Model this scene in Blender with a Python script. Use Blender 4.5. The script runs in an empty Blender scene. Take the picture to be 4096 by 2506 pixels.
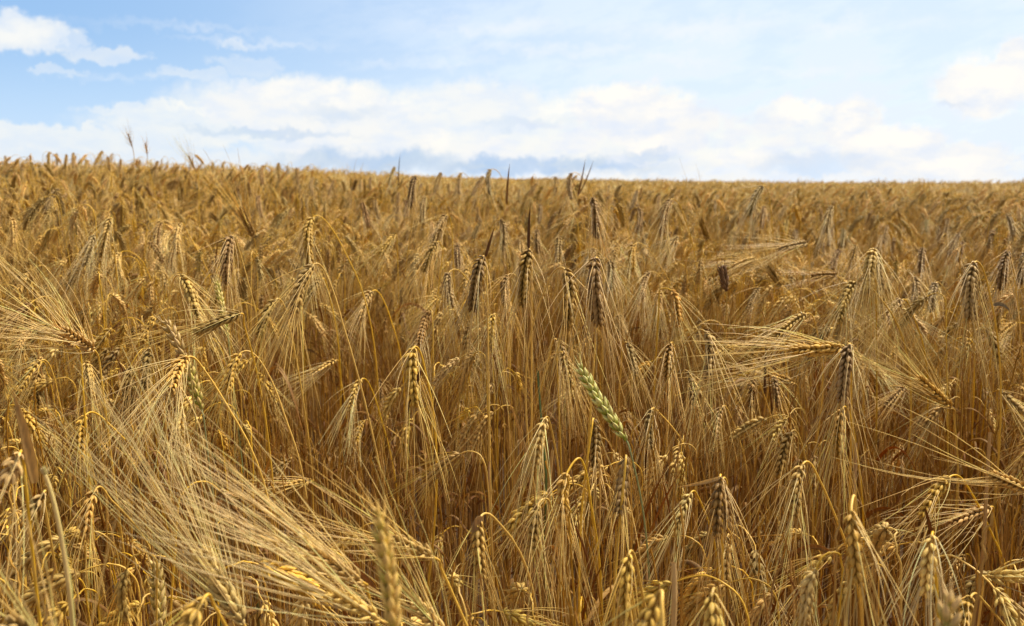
import bpy, math, random
import numpy as np
from mathutils import Vector, Matrix

S = bpy.context.scene
COL = S.collection
rng = np.random.default_rng(11)
R = math.radians

# ------------------------------------------------------------------ camera
FPX, CX, CY = 3547.0, 2048.0, 1253.0            # focal length and centre in pixels of the 4096 x 2506 photograph
ZC, PITCH = 1.07, R(8.75)
cam_d = bpy.data.cameras.new('camera')
cam = bpy.data.objects.new('camera', cam_d)
COL.objects.link(cam)
cam_d.sensor_width = 36.0
cam_d.lens = 36.0 * FPX / 4096.0
cam_d.clip_start, cam_d.clip_end = 0.02, 5000.0
cam.location = (0, 0, ZC)
cam.rotation_euler = (R(90) - PITCH, 0, 0)
cam_d.dof.use_dof = True
cam_d.dof.focus_distance = 1.2
cam_d.dof.aperture_fstop = 8.0
S.camera = cam
FW = np.array([0, math.cos(PITCH), -math.sin(PITCH)])
UP = np.array([0, math.sin(PITCH), math.cos(PITCH)])
RT = np.array([1.0, 0, 0])
CAM = np.array([0, 0, ZC])

def at(px, py, d):
    return CAM + d * (FW + RT * (px - CX) / FPX + UP * (CY - py) / FPX)

def project(p):
    q = np.asarray(p) - CAM
    d = q @ FW
    return CX + FPX * (q @ RT) / d, CY - FPX * (q @ UP) / d, d

# ------------------------------------------------------------------ light
SUN_EL, SUN_AZ = R(56), R(60)                   # azimuth clockwise from the view direction (+Y)
sd = bpy.data.lights.new('sun', 'SUN')
sd.energy, sd.angle, sd.color = 5.0, R(11), (1.0, 0.90, 0.72)
sun = bpy.data.objects.new('sun', sd)
COL.objects.link(sun)
sv = Vector((math.sin(SUN_AZ) * math.cos(SUN_EL), math.cos(SUN_AZ) * math.cos(SUN_EL), math.sin(SUN_EL)))
sun.rotation_euler = (-sv).to_track_quat('-Z', 'Y').to_euler()
S.view_settings.view_transform = 'Standard'
S.view_settings.look = 'None'
S.view_settings.exposure = 0.4
S.view_settings.gamma = 1.0
S.cycles.use_denoising = True
S.cycles.denoiser = 'OPENIMAGEDENOISE'
S.cycles.denoising_prefilter = 'ACCURATE'
S.cycles.max_bounces = 6
S.cycles.diffuse_bounces = 4
S.cycles.transmission_bounces = 4
S.cycles.transparent_max_bounces = 4
S.cycles.caustics_reflective = False
S.cycles.caustics_refractive = False

# ------------------------------------------------------------------ sky: clear-sky model with procedural cloud in direction space
world = bpy.data.worlds.new('World')
S.world = world
world.use_nodes = True
nt = world.node_tree
nt.nodes.clear()
N, L = nt.nodes, nt.links

def put(sock, v):
    if isinstance(v, bpy.types.NodeSocket):
        L.new(v, sock)
    elif isinstance(v, (tuple, list)) and len(v) == 3 and len(getattr(sock, 'default_value', v)) == 4:
        sock.default_value = (*v, 1.0)
    else:
        sock.default_value = v

def m(op, a, b=0.0, c=0.0, clamp=False):
    n = N.new('ShaderNodeMath'); n.operation = op; n.use_clamp = clamp
    put(n.inputs[0], a); put(n.inputs[1], b); put(n.inputs[2], c)
    return n.outputs[0]

def smooth(v, a, b, lo=0.0, hi=1.0):
    n = N.new('ShaderNodeMapRange'); n.interpolation_type = 'SMOOTHSTEP'
    put(n.inputs[0], v); put(n.inputs[1], a); put(n.inputs[2], b); put(n.inputs[3], lo); put(n.inputs[4], hi)
    return n.outputs[0]

def mixc(f, a, b):
    n = N.new('ShaderNodeMix'); n.data_type = 'RGBA'
    put(n.inputs['Factor'], f); put(n.inputs[6], a); put(n.inputs[7], b)
    return n.outputs[2]

def comb(x, y, z=0.0):
    n = N.new('ShaderNodeCombineXYZ'); put(n.inputs[0], x); put(n.inputs[1], y); put(n.inputs[2], z)
    return n.outputs[0]

def noise(vec, scale, detail=5.0, rough=0.55):
    n = N.new('ShaderNodeTexNoise'); put(n.inputs['Vector'], vec)
    n.inputs['Scale'].default_value = scale; n.inputs['Detail'].default_value = detail; n.inputs['Roughness'].default_value = rough
    s = N.new('ShaderNodeSeparateColor'); L.new(n.outputs['Color'], s.inputs[0])
    return s.outputs[0], s.outputs[1]

tc = N.new('ShaderNodeTexCoord')
sx = N.new('ShaderNodeSeparateXYZ'); L.new(tc.outputs['Generated'], sx.inputs[0])
AZ = m('MULTIPLY', m('ARCTAN2', sx.outputs[0], sx.outputs[1]), 57.2958)       # degrees, 0 = view direction
EL = m('MULTIPLY', m('ARCSINE', sx.outputs[2]), 57.2958)
P0 = comb(AZ, EL)
n1, n2 = noise(P0, 0.32, 6.0, 0.6)
n3, n4 = noise(comb(m('MULTIPLY', AZ, 0.45), EL, 3.0), 0.9, 5.0, 0.6)
f1, f2 = noise(P0, 1.1, 5.0, 0.62)
AZd = m('ADD', AZ, m('ADD', m('MULTIPLY', m('SUBTRACT', n1, 0.5), 4.0), m('MULTIPLY', m('SUBTRACT', f1, 0.5), 2.4)))
ELd = m('ADD', EL, m('ADD', m('MULTIPLY', m('SUBTRACT', n2, 0.5), 2.0), m('MULTIPLY', m('SUBTRACT', f2, 0.5), 1.6)))
n5, n6 = noise(comb(m('MULTIPLY', AZ, 0.35), m('ADD', EL, m('MULTIPLY', AZ, -0.16)), 7.0), 0.5, 5.0, 0.6)

def angles(x, y):                                # a place in the 2464 px wide view -> azimuth, elevation in degrees
    v = FW + RT * (x * 1.6623 - CX) / FPX + UP * (CY - y * 1.6623) / FPX
    v = v / np.linalg.norm(v)
    return math.degrees(math.atan2(v[0], v[1])), math.degrees(math.asin(v[2]))

DPP = math.degrees(1.6623 / FPX)

def cloud(blobs, inner=0.64, az=None, el=None):
    out = None
    for (x, y, rx, ry, s) in blobs:
        a, e = angles(x, y)
        dx = m('DIVIDE', m('SUBTRACT', az or AZd, a), rx * DPP)
        dy = m('DIVIDE', m('SUBTRACT', el or ELd, e), ry * DPP)
        d = m('SQRT', m('ADD', m('MULTIPLY', dx, dx), m('MULTIPLY', dy, dy)))
        k = smooth(d, inner, 1.0, s, 0.0)
        out = k if out is None else m('MAXIMUM', out, k)
    return out

bank = cloud([(735, 262, 330, 88, .95), (540, 300, 330, 52, .8), (880, 322, 300, 100, .95), (1150, 275, 240, 90, .92), (1490, 265, 190, 78, 1),
              (1590, 310, 190, 85, 1), (1900, 300, 130, 72, .95), (2045, 300, 80, 72, 1), (2150, 370, 160, 72, 1), (2320, 405, 130, 60, 1),
              (1350, 340, 480, 90, .9), (1750, 350, 300, 80, .85), (2380, 205, 130, 72, 1), (2432, 150, 52, 70, 1), (40, 84, 130, 50, .85), (130, 96, 90, 26, .6),
              (255, 132, 90, 22, .6), (470, 182, 110, 15, .45), (595, 155, 100, 28, .35), (552, 106, 40, 12, .4), (130, 172, 70, 12, .4),
              (400, 275, 200, 20, .7), (160, 335, 420, 34, .75), (300, 385, 500, 40, .6), (1700, 435, 900, 22, .7)])
shade = cloud([(900, 388, 300, 40, .95), (1280, 400, 420, 32, .95), (1950, 395, 200, 36, .35), (640, 318, 260, 14, .55),
               (820, 270, 140, 26, .35), (1560, 372, 110, 22, .5), (1260, 300, 160, 18, .25), (2290, 252, 40, 12, .25)], 0.3)
bright = cloud([(760, 222, 190, 36, .8), (1060, 325, 60, 34, .7), (1480, 225, 110, 36, 1), (1380, 260, 120, 22, 1), (1600, 270, 110, 40, .8), (1930, 268, 70, 36, 1),
                (2040, 285, 46, 60, 1), (2130, 330, 120, 40, .9), (2390, 190, 110, 80, 1), (2290, 400, 110, 40, .9), (40, 80, 110, 40, .7), (930, 262, 190, 30, .7),
                (470, 268, 70, 10, .6), (1560, 340, 100, 26, .8), (1800, 380, 120, 30, .7)], 0.2)

sky = N.new('ShaderNodeTexSky'); sky.sky_type = 'NISHITA'; sky.sun_disc = False
sky.sun_elevation, sky.sun_rotation = SUN_EL, SUN_AZ
sky.air_density, sky.dust_density, sky.ozone_density = 1.3, 0.15, 4.0
bg_sky = N.new('ShaderNodeBackground'); L.new(sky.outputs[0], bg_sky.inputs[0]); bg_sky.inputs[1].default_value = 0.12
veil = m('MULTIPLY', smooth(m('ADD', AZ, m('MULTIPLY', EL, -0.5)), -26.0, 6.0), smooth(n5, 0.40, 0.60, smooth(AZ, -22.0, 14.0, 0.12, 0.5), 1.0))
veil = m('ADD', m('MULTIPLY', veil, 0.92), smooth(EL, 9.0, 0.0, 0.0, 0.25), clamp=True)
high = m('MAXIMUM', smooth(EL, 12.0, 30.0), smooth(m('ABSOLUTE', AZ), 42.0, 75.0))                    # unseen warm grey veil overhead and behind, added to tune the fill light
veil = m('MAXIMUM', veil, m('MULTIPLY', high, smooth(n5, 0.2, 0.7, 0.75, 1.0)))
mask = m('MAXIMUM', m('MAXIMUM', bank, veil), 0.88, clamp=True)
blue = mixc(smooth(AZ, -30.0, 12.0), mixc(smooth(EL, 1.0, 10.0), (0.46, 0.69, 1.0), (0.31, 0.53, 0.87)), (0.66, 0.80, 1.0))
ccol = mixc(veil, blue, mixc(high, (0.82, 0.91, 1.02), (0.50, 0.465, 0.41)))
wisp = cloud([(1180, 60, 300, 34, .85), (1330, 118, 330, 26, .7), (1010, 150, 260, 18, .5), (1700, 70, 380, 40, .8), (1560, 150, 320, 24, .6), (2050, 60, 330, 34, .7),
              (420, 60, 330, 16, .35), (620, 100, 260, 14, .4), (1900, 170, 300, 22, .5), (330, 190, 260, 14, .5)], 0.0)
wisp = m('MULTIPLY', wisp, smooth(n6, 0.36, 0.62, 0.25, 1.0))
ccol = mixc(wisp, ccol, (0.93, 0.945, 0.98))
ccol = mixc(bank, ccol, mixc(smooth(n4, 0.3, 0.65), (0.80, 0.86, 0.96), (0.95, 0.94, 0.92)))
ccol = mixc(m('MULTIPLY', bright, smooth(n4, 0.3, 0.6, 0.35, 1.0)), ccol, (1.04, 1.0, 0.93))
ccol = mixc(m('MULTIPLY', shade, smooth(n1, 0.2, 0.6, 0.55, 1.0)), ccol, (0.47, 0.63, 0.86))
bg_cl = N.new('ShaderNodeBackground'); L.new(ccol, bg_cl.inputs[0]); bg_cl.inputs[1].default_value = 0.77
mx = N.new('ShaderNodeMixShader'); L.new(mask, mx.inputs[0]); L.new(bg_sky.outputs[0], mx.inputs[1]); L.new(bg_cl.outputs[0], mx.inputs[2])
wo = N.new('ShaderNodeOutputWorld'); L.new(mx.outputs[0], wo.inputs[0])

# ------------------------------------------------------------------ materials
def material(name, rough, spec, transl, bump, streak, wide=0.0):
    mt = bpy.data.materials.new(name); mt.use_nodes = True
    t = mt.node_tree; t.nodes.clear(); n, l = t.nodes, t.links
    out = n.new('ShaderNodeOutputMaterial')
    col = n.new('ShaderNodeAttribute'); col.attribute_name = 'col'
    tco = n.new('ShaderNodeTexCoord')
    mp = n.new('ShaderNodeMapping'); mp.inputs['Scale'].default_value = streak
    l.new(tco.outputs['Object'], mp.inputs[0])
    nz = n.new('ShaderNodeTexNoise'); nz.inputs['Scale'].default_value = 1.0; nz.inputs['Detail'].default_value = 3.0
    l.new(mp.outputs[0], nz.inputs['Vector'])
    oi = n.new('ShaderNodeObjectInfo')
    mr = n.new('ShaderNodeMapRange'); l.new(nz.outputs[0], mr.inputs[0])
    mr.inputs[1].default_value, mr.inputs[2].default_value, mr.inputs[3].default_value, mr.inputs[4].default_value = 0.25, 0.75, 0.72, 1.24
    mo = n.new('ShaderNodeMapRange'); l.new(oi.outputs['Random'], mo.inputs[0])
    mo.inputs[3].default_value, mo.inputs[4].default_value = 0.82, 1.13
    mu = n.new('ShaderNodeMath'); mu.operation = 'MULTIPLY'; l.new(mr.outputs[0], mu.inputs[0]); l.new(mo.outputs[0], mu.inputs[1])
    sc = n.new('ShaderNodeVectorMath'); sc.operation = 'SCALE'; l.new(col.outputs['Color'], sc.inputs[0]); l.new(mu.outputs[0], sc.inputs['Scale'])
    hs = n.new('ShaderNodeHueSaturation'); l.new(sc.outputs[0], hs.inputs['Color'])
    mh = n.new('ShaderNodeMapRange'); l.new(nz.outputs[0], mh.inputs[0]); mh.inputs[3].default_value, mh.inputs[4].default_value = 0.484, 0.512
    l.new(mh.outputs[0], hs.inputs['Hue'])
    fr = n.new('ShaderNodeMath'); fr.operation = 'MULTIPLY'; l.new(oi.outputs['Random'], fr.inputs[0]); fr.inputs[1].default_value = 7.3
    f2_ = n.new('ShaderNodeMath'); f2_.operation = 'FRACT'; l.new(fr.outputs[0], f2_.inputs[0])
    ms_ = n.new('ShaderNodeMapRange'); l.new(f2_.outputs[0], ms_.inputs[0]); ms_.inputs[3].default_value, ms_.inputs[4].default_value = 0.92, 1.07
    l.new(ms_.outputs[0], hs.inputs['Saturation'])
    b = n.new('ShaderNodeBsdfPrincipled'); l.new(hs.outputs[0], b.inputs['Base Color'])
    b.inputs['Roughness'].default_value = rough; b.inputs['Specular IOR Level'].default_value = spec
    if bump:
        bn = n.new('ShaderNodeBump'); bn.inputs['Strength'].default_value = bump; bn.inputs['Distance'].default_value = 0.0006
        l.new(nz.outputs[0], bn.inputs['Height']); l.new(bn.outputs[0], b.inputs['Normal'])
    if transl:
        tr = n.new('ShaderNodeBsdfTranslucent'); l.new(hs.outputs[0], tr.inputs[0])
        mxs = n.new('ShaderNodeMixShader'); mxs.inputs[0].default_value = transl
        l.new(b.outputs[0], mxs.inputs[1]); l.new(tr.outputs[0], mxs.inputs[2]); l.new(mxs.outputs[0], out.inputs[0])
    else:
        l.new(b.outputs[0], out.inputs[0])
    return mt

M_STEM = material('ripe_straw', 0.42, 0.4, 0.0, 0.3, (900, 900, 22))
M_KERN = material('barley_grain_husk', 0.55, 0.3, 0.0, 0.5, (420, 420, 260))
M_AWN = material('barley_awn', 0.42, 0.45, 0.27, 0.0, (60, 60, 60))
M_LEAF = material('dry_leaf_blade', 0.55, 0.3, 0.52, 0.4, (420, 420, 45))
M_WHEAT = material('wheat_husk', 0.5, 0.35, 0.08, 0.4, (380, 380, 200))

# ------------------------------------------------------------------ mesh building
class Mesh:
    """collects quads with a colour per vertex and a material per face"""
    def __init__(s): s.v, s.f, s.c, s.m, s.n = [], [], [], [], 0
    def add(s, v, f, c, mat=0):
        v = v.reshape(-1, 3)
        c = np.broadcast_to(np.asarray(c, float), (len(v), 3)) if np.ndim(c) == 1 else c.reshape(-1, 3)
        s.v.append(v); s.f.append(f + s.n); s.c.append(c); s.m.append(np.full(len(f), mat)); s.n += len(v)
    def arrays(s): return np.concatenate(s.v), np.concatenate(s.f), np.concatenate(s.c), np.concatenate(s.m)
    def data(s, name, mats, origin=None):
        v, f, c, mi = s.arrays()
        if origin is not None: v = v - origin
        me = bpy.data.meshes.new(name)
        me.vertices.add(len(v)); me.vertices.foreach_set('co', v.astype(np.float32).ravel())
        me.loops.add(f.size); me.loops.foreach_set('vertex_index', f.astype(np.int32).ravel())
        me.polygons.add(len(f)); me.polygons.foreach_set('loop_start', np.arange(0, f.size, 4, dtype=np.int32))
        me.polygons.foreach_set('loop_total', np.full(len(f), 4, np.int32))
        me.polygons.foreach_set('use_smooth', np.ones(len(f), bool))
        for mt in mats: me.materials.append(mt)
        if len(mats) > 1: me.polygons.foreach_set('material_index', mi.astype(np.int32))
        a = me.attributes.new('col', 'FLOAT_COLOR', 'POINT')
        a.data.foreach_set('color', np.concatenate([c, np.ones((len(c), 1))], 1).astype(np.float32).ravel())
        me.update(calc_edges=True)
        return me

def unit(v): return v / np.maximum(np.linalg.norm(v, axis=-1, keepdims=True), 1e-9)

def tubes(Pt, rw, rt=None, sides=5, nrm=None):
    """Pt (m,n,3) centre lines, rw / rt (m,n) half width and half thickness -> verts (m,n,sides,3), quads"""
    mm, n, _ = Pt.shape
    rw = np.broadcast_to(rw, (mm, n)); rt = rw if rt is None else np.broadcast_to(rt, (mm, n))
    T = unit(np.gradient(Pt, axis=1))
    if nrm is None:
        ref = np.where(np.abs(T[:, :1, 2:3]) > 0.8, np.array([[[1.0, 0.3, 0]]]), np.array([[[0.1, 0.2, 1.0]]]))
        nrm = np.broadcast_to(ref, T.shape)
    else:
        nrm = np.broadcast_to(nrm[:, None, :] if nrm.ndim == 2 else nrm, T.shape)
    B = unit(np.cross(T, nrm)); Nn = np.cross(B, T)
    a = np.arange(sides) * 2 * np.pi / sides
    V = Pt[:, :, None] + rw[..., None, None] * np.cos(a)[None, None, :, None] * B[:, :, None] + rt[..., None, None] * np.sin(a)[None, None, :, None] * Nn[:, :, None]
    i, j, k = np.meshgrid(np.arange(mm), np.arange(n - 1), np.arange(sides), indexing='ij')
    k2 = (k + 1) % sides
    idx = lambda i, j, k: (i * n + j) * sides + k
    F = np.stack([idx(i, j, k), idx(i, j, k2), idx(i, j + 1, k2), idx(i, j + 1, k)], -1).reshape(-1, 4)
    return V, F

def resample(pts, n):
    pts = np.asarray(pts, float)
    s = np.concatenate([[0], np.cumsum(np.linalg.norm(np.diff(pts, axis=0), axis=1))])
    u = np.linspace(0, s[-1], n)
    return np.stack([np.interp(u, s, pts[:, k]) for k in range(3)], 1)

def bez(a, b, c, n):
    t = np.linspace(0, 1, n)[:, None]
    return (1 - t) ** 2 * a + 2 * t * (1 - t) * b + t * t * c

def hermite(p0, t0, p1, t1, n):
    t = np.linspace(0, 1, n)[:, None]
    return (2 * t**3 - 3 * t**2 + 1) * p0 + (t**3 - 2 * t**2 + t) * t0 + (-2 * t**3 + 3 * t**2) * p1 + (t**3 - t**2) * t1

TONES = {  # husk, awn colours
    'gold': ((.52, .33, .080), (.87, .63, .22)), 'pale': ((.66, .45, .14), (.90, .69, .30)), 'dark': ((.27, .158, .042), (.74, .50, .16)),
    'brown': ((.33, .200, .052), (.82, .57, .19)), 'yellow': ((.54, .35, .075), (.84, .58, .16)), 'grey': ((.37, .25, .078), (.85, .63, .25))}

def barley_ear(mk, ma, line, tone='gold', detail=2, face=None, spread=1.0, awn_len=0.125, g=None, gravity=0.0, matk=0, mata=0, dense=None, fat=None):
    """six-rowed ear along LINE (base -> tip) into mesh MK, its awns into MA"""
    g = g or rng
    line = np.asarray(line, float)
    Le = np.linalg.norm(np.diff(line, axis=0), axis=1).sum()
    pitch = 0.0041 if detail == 2 else (0.0048 if detail == 1 else 0.009)
    n = max(6, int(Le / pitch))
    C = resample(line, n + 1)[:n]
    T = unit(np.gradient(C, axis=0))
    ref = face if face is not None else unit(g.normal(size=3))
    X = unit(np.cross(T, np.broadcast_to(ref, T.shape))); Y = np.cross(T, X)
    tw = g.uniform(0, 6.28) if face is None else g.normal(0, 0.3) + (1.57 if g.random() < .3 else 0)
    u = np.linspace(0, 1, n)
    prof = np.interp(u, [0, .08, .2, .7, .92, 1], [.62, .85, 1, .98, .8, .6])
    ks, ph, lat = [], [], []
    for i in range(n):
        base = tw + (0 if i % 2 else math.pi) + 0.25 * u[i]
        for q in (0, 1.03, -1.03):
            if detail == 0 and q and i % 2: continue
            ks.append(i); ph.append(base + q); lat.append(abs(q) > 0)
    ks, ph, lat = np.array(ks), np.array(ph) + g.normal(0, .07, len(ph)), np.array(lat)
    mm = len(ks)
    D = np.cos(ph)[:, None] * X[ks] + np.sin(ph)[:, None] * Y[ks]
    al = np.where(lat, .44, .38) + g.normal(0, .06, mm) + np.where(ks < 3, .2, 0)
    kd = unit(np.cos(al)[:, None] * T[ks] + np.sin(al)[:, None] * D)
    sc = prof[ks] * g.uniform(.88, 1.1, mm)
    fat = fat or float(np.clip(Le / .075, .85, 1.3))
    kl = (.0142 if detail else .016) * sc * fat
    b0 = C[ks] + D * (.0023 * fat * prof[ks])[:, None]
    nr, sides = {2: (7, 7), 1: (5, 5), 0: (4, 4)}[detail]
    t = np.linspace(0, 1, nr)
    pr = np.interp(t, [0, .15, .38, .6, .8, .93, 1], [.3, .72, 1.0, .95, .62, .28, .1])
    bow = np.sin(t * math.pi) * .10
    Pk = b0[:, None] + kd[:, None] * (t[None, :, None] * kl[:, None, None]) + D[:, None] * (bow[None, :, None] * kl[:, None, None] * 0.5)
    w = (.0030 if detail else .0036) * sc * fat
    V, F = tubes(Pk, w[:, None] * pr, (w * .78)[:, None] * pr, sides, D)
    husk, awnc = (np.array(c) for c in TONES[tone])
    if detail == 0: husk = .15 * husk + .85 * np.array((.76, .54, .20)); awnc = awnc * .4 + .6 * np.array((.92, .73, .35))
    if detail == 1 and face is None: husk = husk * 1.18
    kc = husk * (1 + g.normal(0, .13, mm))[:, None] * np.array([1, 1 + g.normal(0, .04), 1 + g.normal(0, .08)])
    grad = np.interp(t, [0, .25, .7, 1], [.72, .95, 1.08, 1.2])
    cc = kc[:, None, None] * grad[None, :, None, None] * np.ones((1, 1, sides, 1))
    if detail == 2:                               # a paler keel along each husk
        sv_ = np.ones(sides); sv_[1] = 1.18; sv_[3] = .86; sv_[5] = .86
        cc = cc * sv_[None, None, :, None]
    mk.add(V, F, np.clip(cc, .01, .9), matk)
    # rachis
    V, F = tubes(C[None], np.full((1, n), .0016), sides=5); mk.add(V, F, husk * .8, matk)
    # awns
    keep = g.random(mm) < (dense or {2: .58, 1: .30, 0: .8}[detail])
    na = {2: 8, 1: 5, 0: 3}[detail]
    tips = Pk[keep, -1]; a_d, a_D, a_T = kd[keep], D[keep], T[ks][keep]
    aw = len(tips)
    le = awn_len * np.interp(u[ks][keep], [0, .2, .8, 1], [.75, 1, 1.0, .85]) * g.uniform(.72, 1.12, aw)
    t = np.linspace(0, 1, na)
    sp = (.15 + .13 * g.random(aw)) * spread
    end = unit(a_T + a_D * (sp * g.uniform(.25, 1.7, aw))[:, None] + g.normal(0, .06, (aw, 3)))
    st = unit(.55 * a_d + .45 * end)
    Pa = tips[:, None] + le[:, None, None] * (st[:, None] * (t - .5 * t * t)[None, :, None] + end[:, None] * (.5 * t * t)[None, :, None]) 
    wig = g.normal(0, .02, (aw, 3))
    Pa = Pa + (le[:, None, None] * np.sin(t * 3.1)[None, :, None]) * wig[:, None]
    Pa[..., 2] -= gravity * (t ** 2)[None, :] * le[:, None]
    ra = {2: .00056, 1: .00058, 0: .0016}[detail]
    rad = ra * np.interp(t, [0, .3, 1], [1.15, .85, .32])
    V, F = tubes(Pa, np.broadcast_to(rad, (aw, na)), sides=3)
    ac = awnc * (1 + g.normal(0, .15, aw))[:, None]
    cc = ac[:, None, None] * np.ones((1, na, 3, 1))
    ma.add(V, F, np.clip(cc, .02, .9), mata)

def wheat_ear(mk, line, green=1.0, scale=1.0, pink=0.0, brown=False, g=None, hi=None, pitch=.005):
    g = g or rng; hi_ = hi
    line = np.asarray(line, float)
    Le = np.linalg.norm(np.diff(line, axis=0), axis=1).sum()
    n = int(Le / (pitch * scale))
    C = resample(line, n + 1)[:n]; T = unit(np.gradient(C, axis=0))
    view = unit(C.mean(0) - CAM)
    X = unit(np.cross(T, np.broadcast_to(view, T.shape))); Y = np.cross(T, X)
    u = np.linspace(0, 1, n)
    prof = np.interp(u, [0, .1, .3, .8, 1], [.55, .85, 1, .92, .6]) * scale
    ks, ph, q_ = [], [], []
    for i in range(n):
        base = (0 if i % 2 else math.pi) + .5
        for q in (-1.0, 0.0, 1.0):
            ks.append(i); ph.append(base + q * .95); q_.append(q)
    ks, ph, q_ = np.array(ks), np.array(ph) + g.normal(0, .1, len(ks)), np.array(q_)
    mm = len(ks)
    D = np.cos(ph)[:, None] * X[ks] + np.sin(ph)[:, None] * Y[ks]
    al = .46 - .10 * np.abs(q_) + g.normal(0, .05, mm)
    kd = unit(np.cos(al)[:, None] * T[ks] + np.sin(al)[:, None] * D)
    sc = prof[ks] * g.uniform(.88, 1.1, mm); kl = .0140 * sc
    b0 = C[ks] + D * (.0022 * prof[ks])[:, None]
    t = np.linspace(0, 1, 8)
    pr = np.interp(t, [0, .12, .38, .62, .82, .92, 1], [.35, .8, 1.0, .88, .5, .2, .07])
    Pk = b0[:, None] + kd[:, None] * (t[None, :, None] * kl[:, None, None])
    w = .0029 * sc
    V, F = tubes(Pk, w[:, None] * pr, (w * .8)[:, None] * pr, 8, D)
    if brown:
        lo, hi = np.array((.12, .06, .022)), np.array((.20, .105, .04))
    else:
        lo = np.array((.30, .35, .05)) * green + np.array((.52, .34, .10)) * (1 - green)
        hi = np.array((.76, .62, .22)) * (1 - pink) + np.array((.72, .47, .20)) * pink
    if hi_ is not None: hi = np.array(hi_)
    k = np.interp(t, [0, .3, .75, 1], [0, .12, .9, 1])[None, :, None] * np.ones((mm, 1, 1))
    kg = np.clip(k + (g.random((mm, 1, 1)) - .5) * .7 + np.where(np.abs(q_) > .5, .25, -.15)[:, None, None], 0, 1)
    cc = (lo * (1 - kg) + hi * kg) * (1 + g.normal(0, .1, mm))[:, None, None]
    ridge = np.array([1, 1.16, .82, 1.1, .9, 1.14, .8, 1.08])[None, None, :, None]
    mk.add(V, F, np.clip(cc[:, :, None] * ridge, .01, .9))
    V, F = tubes(C[None], np.full((1, n), .002 * scale), sides=5); mk.add(V, F, lo)
    # short awn points, longest at the tip of the ear
    pick = np.where((g.random(mm) < .35) | (u[ks] > .9))[0]
    t = np.linspace(0, 1, 4)
    le = np.where(u[ks][pick] > .88, .011, .0045) * scale * g.uniform(.6, 1.3, len(pick))
    Pa = Pk[pick, -1][:, None] + unit(kd[pick] + .5 * T[ks][pick])[:, None] * (t[None, :, None] * le[:, None, None])
    V, F = tubes(Pa, np.broadcast_to(np.array([.0005, .0004, .0003, .00015]), (len(pick), 4)), sides=3)
    mk.add(V, F, hi)

def stem_tube(ms, pts, r0=.0021, r1=.0011, c0=(.55, .335, .08), c1=(.74, .46, .065), sides=7, n=44, sheath=.55, mat=0, g=None):
    g = g or rng
    p = np.asarray(pts, float); n = len(p)
    t = np.concatenate([[0], np.cumsum(np.linalg.norm(np.diff(p, axis=0), axis=1))]); t = t / t[-1]
    r = np.interp(t, [0, sheath - .02, sheath, .85, 1], [r0, r0 * .95, r1 * 1.2, r1, r1 * .9])
    c = np.array(c0)[None] * (1 - np.interp(t, [0, sheath, sheath + .1, 1], [0, .15, .8, 1]))[:, None] + np.array(c1)[None] * np.interp(t, [0, sheath, sheath + .1, 1], [0, .15, .8, 1])[:, None]
    for node in (sheath * .55, sheath):
        q = int(np.argmin(np.abs(t - node))); r[q] *= 1.3; c[q] = c[q] * .55
    V, F = tubes(p[None], r[None], sides=sides)
    ms.add(V, F, (c[None, :, None] * np.ones((1, 1, sides, 1))) * (1 + g.normal(0, .06)), mat)

def leaf_blade(ml, pts, width=.008, col=(.36, .19, .055), col2=None, n=22, twist=1.0, mat=0, g=None, side=None):
    """dry, half rolled leaf blade: a thin curved strip with real thickness"""
    g = g or rng
    p = resample(pts, n); t = np.linspace(0, 1, n)
    w = width * .5 * np.interp(t, [0, .08, .35, .75, 1], [.55, .9, 1, .6, .04])
    T = unit(np.gradient(p, axis=0))
    ref = unit(g.normal(size=3)) if side is None else np.asarray(side, float)
    a = twist * t
    B = unit(np.cross(T, np.broadcast_to(ref, T.shape))); Nn = np.cross(B, T)
    B2 = np.cos(a)[:, None] * B + np.sin(a)[:, None] * Nn; N2 = np.cross(B2, T)
    s = np.array([-1, -.5, 0, .5, 1]); cup = .45 * (s ** 2)
    top = p[:, None] + w[:, None, None] * (s[None, :, None] * B2[:, None] + cup[None, :, None] * N2[:, None])
    bot = top - N2[:, None] * .00025
    ring = np.concatenate([top, bot[:, ::-1]], 1)          # (n,10,3)
    k = ring.shape[1]
    j, q = np.meshgrid(np.arange(n - 1), np.arange(k), indexing='ij'); q2 = (q + 1) % k
    F = np.stack([j * k + q, j * k + q2, (j + 1) * k + q2, (j + 1) * k + q], -1).reshape(-1, 4)
    c2 = np.array(col if col2 is None else col2); c = np.array(col)
    cc = c[None] * (1 - t)[:, None] + c2[None] * t[:, None]
    ml.add(ring, F, cc[:, None] * np.ones((1, k, 1)) * (1 + g.normal(0, .08)), mat)

# ------------------------------------------------------------------ terrain
def sst(a, b, v):
    t = np.clip((np.asarray(v, float) - a) / (b - a), 0, 1)
    return t * t * (3 - 2 * t)

def ground_z(x, y):
    x = np.asarray(x, float); y = np.asarray(y, float)
    h = .225 * sst(2, 6.5, y) * sst(-.2, 3.4, -x) * (1 - .6 * sst(9, 30, y))
    h = h + .085 * sst(1.0, 2.6, y) * (1 - sst(4.5, 8, y)) * (1 - sst(.3, 1.6, x))
    h = h - .010 * np.maximum(x, 0) * sst(5, 40, y) - .09 * sst(15, 45, y)
    h = h - np.where(y > 48, .0009 * np.minimum(y - 48, 120) ** 2 + .2 * np.maximum(y - 168, 0), 0)
    h = h + .02 * np.sin(x * .55 + 1) * sst(8, 20, y) + .03 * np.sin(x * .21 + y * .05) * sst(12, 30, y)
    return np.maximum(h, -16)

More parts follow.
